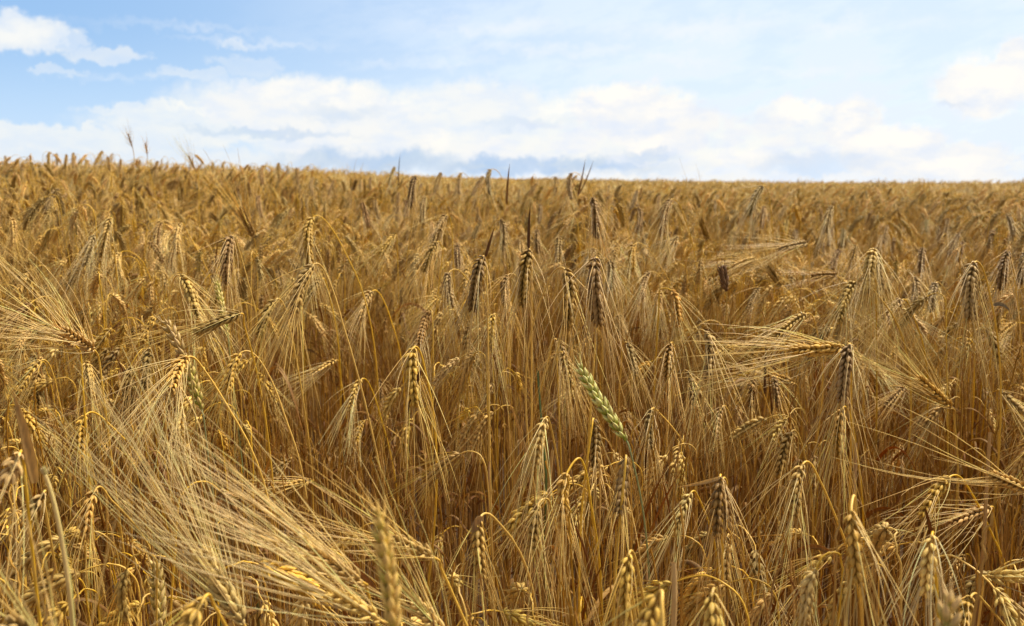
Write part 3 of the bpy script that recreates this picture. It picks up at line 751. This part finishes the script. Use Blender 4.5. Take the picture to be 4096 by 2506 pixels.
hero('B', (1985, 1330), (1995, 1480), None, None, 'brown', .7)
hero('B', (2285, 1370), (2280, 1490), None, None, 'brown', .7)
hero('B', (2265, 1170), (2250, 1350), None, None, 'gold', .8)
for (u, v, w, z, tn) in [(1025, 365, 950, 495, 'brown'), (872, 342, 858, 490, 'brown'), (728, 340, 685, 480, 'brown'), (545, 362, 512, 580, 'dark'), (592, 418, 560, 510, 'dark'), (432, 478, 424, 610, 'dark'), (270, 532, 298, 670, 'brown'),
                         (172, 548, 218, 720, 'dark'), (105, 460, 80, 560, 'brown'), (237, 372, 235, 480, 'dark'), (2105, 468, 2065, 600, 'brown'), (2262, 498, 2255, 600, 'brown'), (1360, 418, 1355, 480, 'dark'),
                         (1220, 440, 1215, 500, 'dark'), (1285, 455, 1280, 540, 'brown'), (1912, 425, 1905, 490, 'brown'), (780, 420, 795, 520, 'brown'), (160, 380, 165, 470, 'brown'), (1010, 500, 990, 590, 'brown'),
                         (1425, 560, 1420, 690, 'dark'), (1485, 730, 1490, 820, 'dark'), (1620, 700, 1625, 820, 'grey'), (1940, 530, 1940, 640, 'dark'), (2130, 500, 2145, 560, 'dark'), (745, 530, 748, 600, 'dark'), (990, 800, 995, 900, 'brown')]:
    hero('B', (u, v), (w, z), None, None, tn, .7, det=1)
# right
hero('C', (625, 432), (525, 640), (668, 490), (682, 620), 'grey', .9, label='large greyish barley ear near the skyline with stem arched down its right', awn=.13)
hero('C', (1112, 572), (1070, 760), (1135, 650), None, 'grey', .8, awn=.13)
hero('C', (1402, 878), (1362, 1200), (1415, 960), None, 'gold', .9, label='left ear of a golden pair hanging side by side with long awns, right', awn=.15)
hero('C', (1418, 885), (1455, 1180), (1440, 960), None, 'grey', .9, label='right ear of a pair hanging side by side with long awns, right', awn=.15)
hero('C', (2110, 975), (2085, 1360), (2185, 1045), (2232, 1240), 'brown', 1.0, label='large brown barley ear with stem arched over its right, near the right edge', awn=.14,
     leaf={'p': [(2250, 1270), (2310, 1240), (2365, 1315)], 'w': .006, 'c': (.42, .33, .2)})
hero('C', (1275, 1105), (1160, 1380), (1390, 1150), (1475, 1250), 'gold', 1.0, label='golden barley ear on a long level arch of stem, awns swept left', awn=.16)
hero('C', (1605, 1232), (1440, 1420), (1670, 1310), (1720, 1440), 'grey', 1.0, label='grey barley ear with dense pale awns swept down left, right half', awn=.17)
hero('C', (925, 1332), (710, 1495), (985, 1370), (1015, 1490), 'gold', .9, label='golden barley ear drooping far left above the level ear', awn=.15)
hero('C', (1142, 1055), (975, 1065), (1155, 1120), None, 'brown', .9, awn=.15, label='barley ear lying level to the left with awns combed straight left')
hero('C', (930, 835), (740, 875), (950, 910), None, 'grey', .9, awn=.15)
hero('C', (585, 945), (420, 1000), (650, 1060), (680, 1190), 'gold', .9, awn=.15)
hero('C', (752, 1138), (655, 1000), (775, 1210), (812, 1345), 'grey', .9, awn=.14, label='barley ear raised up left on a yellow stem right of the dark wheat')
hero('C', (600, 1150), (525, 1310), (640, 1190), None, 'brown', .8)
hero('C', (1282, 848), (1245, 1010), None, None, 'brown', .8)
hero('C', (1170, 880), (1115, 1020), (1225, 940), (1255, 1080), 'dark', .7)
hero('C', (1842, 1115), (1815, 1310), (1900, 1150), (1965, 1250), 'grey', 1.0)
hero('C', (1690, 1080), (1690, 1280), (1640, 1045), None, 'brown', .7)
hero('C', (1835, 1100), (1790, 1060), (1760, 1060), (1690, 1090), 'gold', .5)
hero('C', (2350, 895), (2300, 1150), (2380, 960), None, 'dark', 1.0, awn=.13)
hero('C', (2470, 900), (2440, 1110), None, None, 'dark', .9, awn=.14)
hero('C', (2500, 820), (2420, 920), None, None, 'gold', 1.1, awn=.17)
hero('C', (1750, 868), (1740, 1040), None, None, 'dark', 1.1)
hero('C', (2335, 632), (2385, 780), (2290, 650), None, 'grey', .7)
hero('C', (2405, 1395), (2280, 1500), (2480, 1440), None, 'gold', .9, awn=.15)
hero('C', (235, 810), (190, 670), (250, 900), None, 'brown', .5, awn=.2)
hero('A', (2378, 450), (2366, 390), None, None, 'grey', .5, awn=.16)
hero('B', (110, 460), (128, 390), (105, 560), None, 'grey', .5, awn=.14, d=3.4)
hero('C', (15, 790), (-20, 900), None, None, 'gold', .8)
hero('C', (55, 1060), (10, 1160), (110, 1070), None, 'brown', .8)
hero('C', (1610, 700), (1615, 780), None, None, 'brown', .6)
for (u, v, w, z, tn) in [(630, 575, 615, 730, 'brown'), (790, 670, 775, 800, 'gold'), (385, 630, 415, 750, 'gold'), (312, 495, 285, 600, 'grey'), (1925, 665, 1905, 780, 'dark'), (1855, 715, 1862, 815, 'dark'), (1695, 630, 1680, 680, 'dark'),
                         (2005, 765, 1935, 910, 'brown'), (2025, 825, 2000, 960, 'dark'), (960, 575, 950, 650, 'gold'), (1000, 640, 960, 610, 'grey'), (1200, 640, 1205, 700, 'dark'), (1775, 665, 1775, 750, 'grey'), (2145, 755, 2140, 850, 'brown'),
                         (1500, 710, 1480, 830, 'brown'), (1460, 780, 1430, 880, 'brown'), (1325, 785, 1320, 850, 'gold'), (1110, 740, 1085, 850, 'brown'), (1190, 735, 1180, 860, 'grey'), (860, 740, 850, 840, 'dark'), (110, 520, 135, 590, 'brown'), (700, 495, 695, 560, 'grey'), (785, 570, 740, 670, 'brown'), (1640, 720, 1640, 780, 'dark'), (1905, 985, 1915, 1060, 'gold')]:
    hero('C', (u, v), (w, z), None, None, tn, .7, det=1)

# ------------------------------------------------------------------ wheat among the barley
def wheat(crop, b, t, k, k2=None, d=1.2, green=1.0, pink=0.0, brown=False, scale=1.0, label='', bend=0.0, hi=None, pitch=.005):
    B = at(*px(crop, *b), d); T_ = at(*px(crop, *t), d); K = at(*px(crop, *k), d)
    K2 = at(*px(crop, *k2), d + .01) if k2 else None
    foot, path = stem_path(B, unit(T_ - B), K, K2, lean=(0.02, 0.02))
    side = np.cross(unit(T_ - B), FW)
    line = bez(B, (B + T_) / 2 + side * bend, T_, 24)
    ms, mk, ml = Mesh(), Mesh(), Mesh()
    if brown: c0, c1 = (.40, .25, .08), (.50, .33, .08)
    else: c0, c1 = (.30, .29, .10), tuple(np.array((.27, .32, .14)) * green + np.array((.5, .36, .12)) * (1 - green))
    stem_tube(ms, path, .0019, .0011, c0, c1)
    wheat_ear(mk, line, green, scale, pink, brown, hi=hi, pitch=pitch)
    r = root('wheat_plant', foot, 'wheat plant', 'wheat growing among the barley')
    r['label'] = label
    obj('stem', ms.data('stem', [M_STEM], foot), r)
    obj('ear', mk.data('ear', [M_WHEAT], foot), r)
    random_leaf(ml, path, rng); obj('leaf', ml.data('leaf', [M_LEAF], foot), r)
    HEROES.append((project(B), project(T_), d))
    LANDMARKS.append((r, project((B + T_) / 2)))
    return r
LANDMARKS = []
MARKNAME = {}
def mark(o, words): MARKNAME[o.name] = words
mark(wheat('F', (1245, 1140), (775, 405), (1290, 1270), (1345, 1500), 1.08, 1.0, 0, label='green and cream wheat ear leaning left, the sharpest ear in the photo', scale=1.1, hi=(.90, .80, .32), bend=.003), 'the green wheat ear')
mark(wheat('A', (1605, 1490), (1522, 1095), (1612, 1560), None, 1.55, .9, .1, label='slender green wheat ear standing upright in the left half', scale=.85), 'the slender green wheat')
mark(wheat('D', (1830, 330), (1630, -40), (1870, 430), None, 1.2, .1, .8, label='pinkish tan wheat ear leaning left above the golden fanned barley', scale=1.1), 'the pinkish wheat ear')
mark(wheat('D', (1985, 830), (1850, 390), (2010, 930), None, 1.25, .8, .5, label='half green wheat ear half hidden behind the golden fanned barley', scale=1.1), 'the half green wheat ear')
mark(wheat('H', (1375, 1560), (1318, 960), (1385, 1680), None, .88, .5, .5, label='cream wheat ear with green edged husks at the bottom left', scale=1.0), 'the cream wheat ear')
mark(wheat('I', (1240, 1660), (1095, 500), (1280, 1900), None, .52, .6, .6, hi=(.80, .54, .17), label='large blurred green and tan wheat ear, biggest in the foreground', scale=.78, bend=-.002), 'the large blurred wheat ear')
mark(wheat('K', (1660, 1700), (1710, 1225), (1650, 1800), None, .55, .5, .8, label='blurred pale pink wheat tip at the lower right edge of the photo', scale=1.0), 'the blurred pink wheat tip')
mark(wheat('C', (368, 1172), (338, 1005), (370, 1260), (362, 1450), 1.65, 0, 0, brown=True, label='stubby dark brown wheat ear standing upright on a yellow stem', scale=1.15, pitch=.0030), 'the dark brown wheat ear')

def straw(name, pts_px, d, cat, label, col0, col1, r0=.002, r1=.0015, tuft=None):
    """an earless straw or green blade rising through the crop"""
    P = [at(*px(c, u, v), d) for c, u, v in pts_px]
    low = P[0]; foot = np.array([low[0], low[1] + .03, float(ground_z(low[0], low[1]))])
    path = np.concatenate([np.linspace(foot, low, 12)[:-1], resample(bez(P[0], P[1], P[2], 20), 20)])
    ms = Mesh(); stem_tube(ms, path, r0, r1, col0, col1, sheath=.7)
    r = root(name, foot, cat); r['label'] = label
    obj('stem', ms.data('stem', [M_STEM], foot), r)
    if tuft:
        mk = Mesh()
        dirs = unit(rng.normal(0, .5, (8, 3)) + np.array([-.2, 0, .8])); t = np.linspace(0, 1, 5)
        Pk = path[-1] + dirs[:, None] * (t[None, :, None] * tuft)
        V, F = tubes(Pk, np.broadcast_to(np.array([.0008, .0013, .0012, .0007, .0001]), (8, 5)), sides=5)
        mk.add(V, F, (.6, .47, .2)); obj('frayed_tip', mk.data('frayed_tip', [M_KERN], foot), r)
    LANDMARKS.append((r, project(path[-1]))); return r
mark(straw('broken_straw', [('H', 590, 1180), ('H', 500, 480), ('H', 385, 215)], .78, 'straw', 'thick cream straw with a frayed broken tip and no ear', (.55, .36, .10), (.70, .52, .22), .0026, .0022, .008), 'the broken straw')
mark(straw('green_stalk', [('F', 455, 1478), ('F', 395, 850), ('F', 372, 450)], 1.25, 'stalk', 'dark green blade of stalk rising left of the green wheat ear', (.10, .14, .035), (.09, .14, .04), .0022, .0016), 'the green stalk')
straw('dry_straw', [('K', 880, 520), ('K', 900, 240), ('K', 905, -60)], 1.15, 'straw', 'straight brown earless straw standing behind the right leaning golden ear', (.42, .24, .09), (.46, .27, .10), .0024, .0020)
straw('dry_straw', [('J', 400, 700), ('J', 420, 260), ('J', 450, 0)], 1.2, 'straw', 'straight tan straw between the pale sheaf and the hooked stem', (.44, .27, .09), (.48, .30, .10), .0026, .0022)
straw('dry_straw', [('K', 2000, 800), ('K', 2020, 300), ('K', 2050, -150)], 1.1, 'straw', 'thick brown straw standing tall at the right edge of the photo', (.40, .22, .08), (.45, .26, .09), .0028, .0022)
straw('dry_straw', [('J', 1490, 1300), ('J', 1490, 1100), ('J', 1485, 965)], .78, 'straw', 'cut brown straw stump between two foreground ears at the bottom', (.50, .30, .10), (.56, .35, .12), .0028, .0026)

# ------------------------------------------------------------------ plants grown from the foot up (further individuals and the field behind)
def grow(g, detail, height=.86, droop=None, Le=None, tone=None, leaves=1, arch=None):
    """one plant with its foot at the origin, nodding towards +X: stem path and ear line"""
    h = height
    droop = R(np.clip(g.normal(166, 17), 60, 195)) if droop is None else droop
    Le = Le or g.uniform(.058, .088)
    arc = arch or g.uniform(.05, .12)
    n1, n2 = 20, 16
    lean = g.normal(.05, .05)
    ang = np.concatenate([np.linspace(0, lean, n1), lean + (droop * .82 - lean) * sst(0, 1, np.linspace(0, 1, n2)), np.linspace(droop * .82, droop * 1.03, 14)])
    ds = np.concatenate([np.full(n1, max(h - arc * .55, .1) / n1), np.full(n2, arc / n2), np.full(14, Le / 14)])
    x = np.concatenate([[0], np.cumsum(np.sin(ang) * ds)]); z = np.concatenate([[0], np.cumsum(np.cos(ang) * ds)])
    y = np.cumsum(g.normal(0, .0012, len(x)))
    P = np.stack([x, y, z], 1)
    return P[:n1 + n2 + 1], P[n1 + n2:]

TN = ['gold', 'brown', 'gold', 'pale', 'dark', 'yellow', 'grey', 'brown']

protos = []
for i in range(14):
    g = np.random.default_rng(100 + i)
    path, line = grow(g, 2)
    tone = TN[i % len(TN)]
    ms, mk, ma = Mesh(), Mesh(), Mesh()
    stem_tube(ms, path, g=g); barley_ear(mk, ma, line, tone, 2, spread=g.uniform(.7, 1.1), awn_len=g.uniform(.11, .15), gravity=.03, g=g)
    lvs = []
    for _ in range(1 + (i % 2)):
        ml = Mesh(); random_leaf(ml, path, g); lvs.append(ml.data('leaf', [M_LEAF]))
    protos.append((ms.data('stem', [M_STEM]), mk.data('ear', [M_KERN]), ma.data('awns', [M_AWN]), lvs, tone, line))

def headroom(x, y, z):
    """how tall a plant standing here may be before it hides the ear of one of the plants behind it"""
    p = np.stack([x, y, z + .55], 1) - CAM
    d = p @ FW; u = CX + FPX * (p @ RT) / d
    allow = np.full(len(x), 9.0)
    for (hb, ht, hd) in HEROES:
        lo, hi = min(hb[0], ht[0]), max(hb[0], ht[0]); top, bot = min(hb[1], ht[1]), max(hb[1], ht[1])
        hit = (d < hd - .015) & (u > lo - 26 / hd - 125 / d) & (u < hi + 26 / hd + 125 / d)
        if hit.any():
            v = bot - .1 * (bot - top)
            zz = ZC + d[hit] * (FW[2] + UP[2] * (CY - v) / FPX) - z[hit]
            allow[hit] = np.minimum(allow[hit], zz)
    return allow

def place_individuals(total):
    g = np.random.default_rng(5)
    n_hero = len(TALL); first = {}
    tries = 0
    while len(TALL) < total and tries < 60000:
        tries += 1
        y = .75 + 1.75 * g.random() ** .8
        x = g.uniform(-1, 1) * (.60 * y + .05)
        az = math.pi + g.normal(0, .9) if g.random() < .75 else g.uniform(0, 6.28)
        i = int(g.integers(len(protos))); sc = g.uniform(.9, 1.08) * (1.0 if y > 1.1 else .92)
        line = protos[i][5] * sc
        c, s = math.cos(az), math.sin(az)
        Lw = np.stack([line[:, 0] * c - line[:, 1] * s + x, line[:, 0] * s + line[:, 1] * c + y, line[:, 2] + float(ground_z(x, y))], 1)
        pb, pm, pt = project(Lw[0]), project(Lw[len(Lw) // 2]), project(Lw[-1])
        if not (-60 < pm[0] < 4150 and pm[1] < 2560): continue
        bad = False
        for (hb, ht, hd) in HEROES:
            hm = ((hb[0] + ht[0]) / 2, (hb[1] + ht[1]) / 2)
            r = 95 / min(hd, 2)
            for q in (pb, pm, pt):
                for w in (hb, hm, ht):
                    if abs(q[0] - w[0]) < r and abs(q[1] - w[1]) < r * 1.3: bad = True
        if bad or headroom(np.array([x]), np.array([y]), np.array([float(ground_z(x, y))]))[0] < Lw[:, 2].max() - float(ground_z(x, y)): continue
        if i not in first:
            r = root('barley_plant', (0, 0, 0), 'barley plant', 'ripe barley plants at the front of the field')
            obj('stem', protos[i][0], r); e = obj('ear', protos[i][1], r); obj('awns', protos[i][2], e)
            for lv in protos[i][3]: obj('leaf', lv, r)
            first[i] = r
        else:
            r = copy_tree(first[i])
        r.location = (x, y, float(ground_z(x, y))); r.rotation_euler = (0, 0, az); r.scale = (sc, sc, sc)
        ed = unit(Lw[-1] - Lw[0])
        TALL.append((r, pm, facts(protos[i][4], ed, None, 1), None))
        HEROES.append((pb, pt, pm[2]))
place_individuals(300)

# ------------------------------------------------------------------ the rest of the field: one object, plants scattered by geometry nodes
SHADED_STRAW = [((.24, .115, .026), (.34, .17, .032), .0021), ((.50, .28, .065), (.52, .30, .06), .0027), ((.32, .16, .036), (.42, .22, .04), .0019), ((.55, .34, .10), (.56, .34, .08), .0024)]  # understory stems: the dark browns put the canopy's shade into the straw colour

def joined(seed, detail, n=1, patch=0.0, ear=True, height=(.86, .05), thin=False):
    g = np.random.default_rng(seed); q = Mesh()
    for _ in range(n):
        h = g.normal(*height)
        path, line = grow(g, detail, h) if ear else grow(g, detail, h, droop=R(g.uniform(2, 22)), arch=.08)
        if n > 1:
            a = math.pi + g.normal(0, 1.1); c, s = math.cos(a), math.sin(a); rot = np.array([[c, s, 0], [-s, c, 0], [0, 0, 1]])
            off = np.array([g.uniform(-patch, patch), g.uniform(-patch, patch), 0])
            path, line = path @ rot + off, line @ rot + off
        if detail == 0: path = path[12:]
        stem_tube(q, path, sides=6 if detail == 2 else 4, n={2: 30, 1: 16, 0: 7}[detail], mat=0, g=g, sheath=.55 if detail else .2, r1=.0011 if detail else .0015, **({} if ear else dict(zip(('c0', 'c1', 'r0'), SHADED_STRAW[int(g.integers(4))]))))
        if ear: barley_ear(q, q, line, TN[g.integers(len(TN))], detail, spread=g.uniform(.8, 1.2), awn_len=g.uniform(.11, .15), g=g, matk=1, mata=2, gravity=.03)
        if detail and g.random() < .75:
            for _ in range(1 if detail == 1 else 2): random_leaf(q, path, g, mat=3)
    return bpy.data.objects.new('barley', q.data('barley', [M_STEM, M_KERN, M_AWN, M_LEAF]))

kinds = {
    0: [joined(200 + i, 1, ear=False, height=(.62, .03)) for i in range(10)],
    1: [joined(300 + i, 1, height=(.85, .045)) for i in range(14)],
    2: [joined(400 + i, 0, n=26, patch=.17, height=(.85, .05)) for i in range(7)],
    3: [joined(500 + i, 1, height=(.60, .03)) for i in range(10)],
    4: [joined(600 + i, 1, height=(.72, .03)) for i in range(10)],
}

def scatter():
    g = np.random.default_rng(21)
    P, rot, scl, kind, pid = [], [], [], [], []
    def band(y0, y1, dens, k, sc=(.92, 1.08), tall=1.0):
        wide = .62 * y1 + 1.7
        n = int(dens * 2 * wide * (y1 - y0))
        y = g.uniform(y0, y1, n); x = g.uniform(-wide, wide, n)
        keep = np.abs(x) < .62 * y + 1.7; x, y = x[keep], y[keep]; n = len(x)
        z = ground_z(x, y); kk = np.full(n, k); s_ = g.uniform(*sc, n)
        if k != 2:
            al = headroom(x, y, z) * g.uniform(.97, 1.0, n)
            if k == 1:
                kk = np.where(al > .9 * s_, 1, np.where(al > .74, 4, np.where(al > .62, 3, 0)))
                kk = np.where((g.random(n) > tall) & (kk == 1), 4, kk)
            if k == 3: kk = np.where(al > .62, 3, 0)
            s_ = np.where(kk == 0, np.maximum(np.minimum(s_, al / .66), .78), np.where(kk == k, s_, np.minimum(s_, 1.03)))
            ok = s_ > .3
            x, y, z, kk, s_ = x[ok], y[ok], z[ok], kk[ok], s_[ok]; n = len(x)
        P.append(np.stack([x, y, z], 1)); kind.append(kk)
        pid.append((g.random(n) * np.array([len(kinds[i]) for i in range(5)])[kk]).astype(int))
        az = np.where(g.random(n) < .7, math.pi + g.normal(0, .9, n), g.uniform(0, 6.28, n))
        if k == 2: az = g.normal(0, .5, n)
        rot.append(np.stack([g.normal(0, .05, n), g.normal(0, .05, n), az], 1)); scl.append(s_)
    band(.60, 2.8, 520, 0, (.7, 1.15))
    band(.70, 2.2, 110, 3)
    band(1.5, 2.6, 170, 1, tall=.5)
    band(2.6, 8.2, 340, 1, tall=.85)
    band(3.2, 8.0, 24, 1, (1.02, 1.12))
    band(7.8, 20, 13, 2)
    band(20, 56, 9, 2)
    return tuple(np.concatenate(a) for a in (P, rot, scl, kind, pid))

P, rot, scl, kind, pid = scatter()
me = bpy.data.meshes.new('barley_field'); me.vertices.add(len(P)); me.vertices.foreach_set('co', P.astype(np.float32).ravel())
a = me.attributes.new('turn', 'FLOAT_VECTOR', 'POINT'); a.data.foreach_set('vector', rot.astype(np.float32).ravel())
a = me.attributes.new('size', 'FLOAT', 'POINT'); a.data.foreach_set('value', scl.astype(np.float32))
a = me.attributes.new('sort', 'INT', 'POINT'); a.data.foreach_set('value', kind.astype(np.int32))
a = me.attributes.new('pick', 'INT', 'POINT'); a.data.foreach_set('value', pid.astype(np.int32))
field = bpy.data.objects.new('barley_field', me); COL.objects.link(field)
field['kind'] = 'stuff'; field['label'] = 'ripe golden barley stretching back to the horizon'; field['category'] = 'barley field'
gt = bpy.data.node_groups.new('field_of_plants', 'GeometryNodeTree')
gt.interface.new_socket('Geometry', in_out='INPUT', socket_type='NodeSocketGeometry')
gt.interface.new_socket('Geometry', in_out='OUTPUT', socket_type='NodeSocketGeometry')
gn, gl = gt.nodes, gt.links
gi, go = gn.new('NodeGroupInput'), gn.new('NodeGroupOutput')
def named(name, typ):
    n = gn.new('GeometryNodeInputNamedAttribute'); n.data_type = typ; n.inputs[0].default_value = name
    return next(o for o in n.outputs if o.enabled and o.name == 'Attribute')
aT, aS, aK, aP = named('turn', 'FLOAT_VECTOR'), named('size', 'FLOAT'), named('sort', 'INT'), named('pick', 'INT')
out = gn.new('GeometryNodeJoinGeometry')
for k, obs in kinds.items():
    j = gn.new('GeometryNodeJoinGeometry')
    for o in obs:
        oi = gn.new('GeometryNodeObjectInfo'); oi.inputs['Object'].default_value = o; oi.inputs['As Instance'].default_value = False
        gti = gn.new('GeometryNodeGeometryToInstance'); gl.new(oi.outputs['Geometry'], gti.inputs[0]); gl.new(gti.outputs[0], j.inputs[0])
    cmp_ = gn.new('FunctionNodeCompare'); cmp_.data_type = 'INT'; cmp_.operation = 'EQUAL'
    ins = [s for s in cmp_.inputs if s.enabled]
    gl.new(aK, ins[0]); ins[1].default_value = k
    ip = gn.new('GeometryNodeInstanceOnPoints')
    gl.new(gi.outputs[0], ip.inputs['Points']); gl.new(cmp_.outputs[0], ip.inputs['Selection']); gl.new(j.outputs[0], ip.inputs['Instance'])
    ip.inputs['Pick Instance'].default_value = True
    gl.new(aP, ip.inputs['Instance Index']); gl.new(aT, ip.inputs['Rotation']); gl.new(aS, ip.inputs['Scale'])
    gl.new(ip.outputs[0], out.inputs[0])
gl.new(out.outputs[0], go.inputs[0])
md = field.modifiers.new('field_of_plants', 'NODES'); md.node_group = gt

# ------------------------------------------------------------------ labels: what each plant looks like and what it stands beside
def label_all():
    used = set()
    for r, pm, f, lab in TALL:
        if lab: r['label'] = lab; used.add(lab)
    marks = [(o, p, MARKNAME[o.name]) for o, p in LANDMARKS if o.name in MARKNAME]
    extra = {'hooked': ('tight hook', 'the hooked stem'), 'fan': ('bright awns fanned', 'the fanned barley'), 'spike': ('long dark spike', 'the spike leaf ear'),
             'sky': ('taller of two thin grey', 'the thin skyline ears'), 'pair': ('left ear of a golden pair', 'the golden hanging pair'), 'white': ('white broken tip', 'the ear with the white tip'),
             'sweep': ('sweeping arched stem at right', 'the sweeping arched stem'), 'edge': ('broad arched stem at the left', 'the broad arch at the left edge'),
             'skyline': ('large greyish barley ear near', 'the big grey skyline ear'), 'tall': ('tall golden barley plant with arched', 'the tall golden pair'), 'last': ('large brown barley ear with stem', 'the large brown ear at right'),
             'pale': ('pale curled', 'the pale curled ear'), 'mid': ('awns spreading evenly', 'the ear amid the photo')}
    for r, pm, f, lab in TALL:
        for key, name in extra.values():
            if lab and lab.startswith(key) or (lab and key in lab): marks.append((r, pm, name)); break
    rows = {}
    for r, pm, f, lab in TALL:
        if lab: continue
        o, p, name = min(marks, key=lambda q: math.hypot(q[1][0] - pm[0], (q[1][1] - pm[1]) * 1.2))
        dx, dy = pm[0] - p[0], pm[1] - p[1]
        side = ('left of' if dx < 0 else 'right of') if abs(dx) > abs(dy) else ('above' if dy < 0 else 'below')
        rows.setdefault((name, side, f), []).append((math.hypot(dx, dy), r))
    ordw = ['nearest', 'second nearest', 'third nearest', 'fourth nearest', 'fifth nearest', 'sixth nearest', 'seventh nearest', 'eighth nearest', 'ninth nearest', 'tenth nearest', 'eleventh nearest', 'twelfth nearest']
    for (name, side, f), lst in rows.items():
        lst.sort(key=lambda q: q[0])
        for i, (_, r) in enumerate(lst):
            pose = f[1].replace('ear ', '', 1)
            pose = pose.replace('lying level, tip', 'lying level')
            r['label'] = f'{f[0]} ear {pose}, ' + (f'{side} {name}' if len(lst) == 1 else f'{ordw[i]} such {side} {name}')
label_all()
print('individual barley plants', len(TALL), 'field points', len(P))
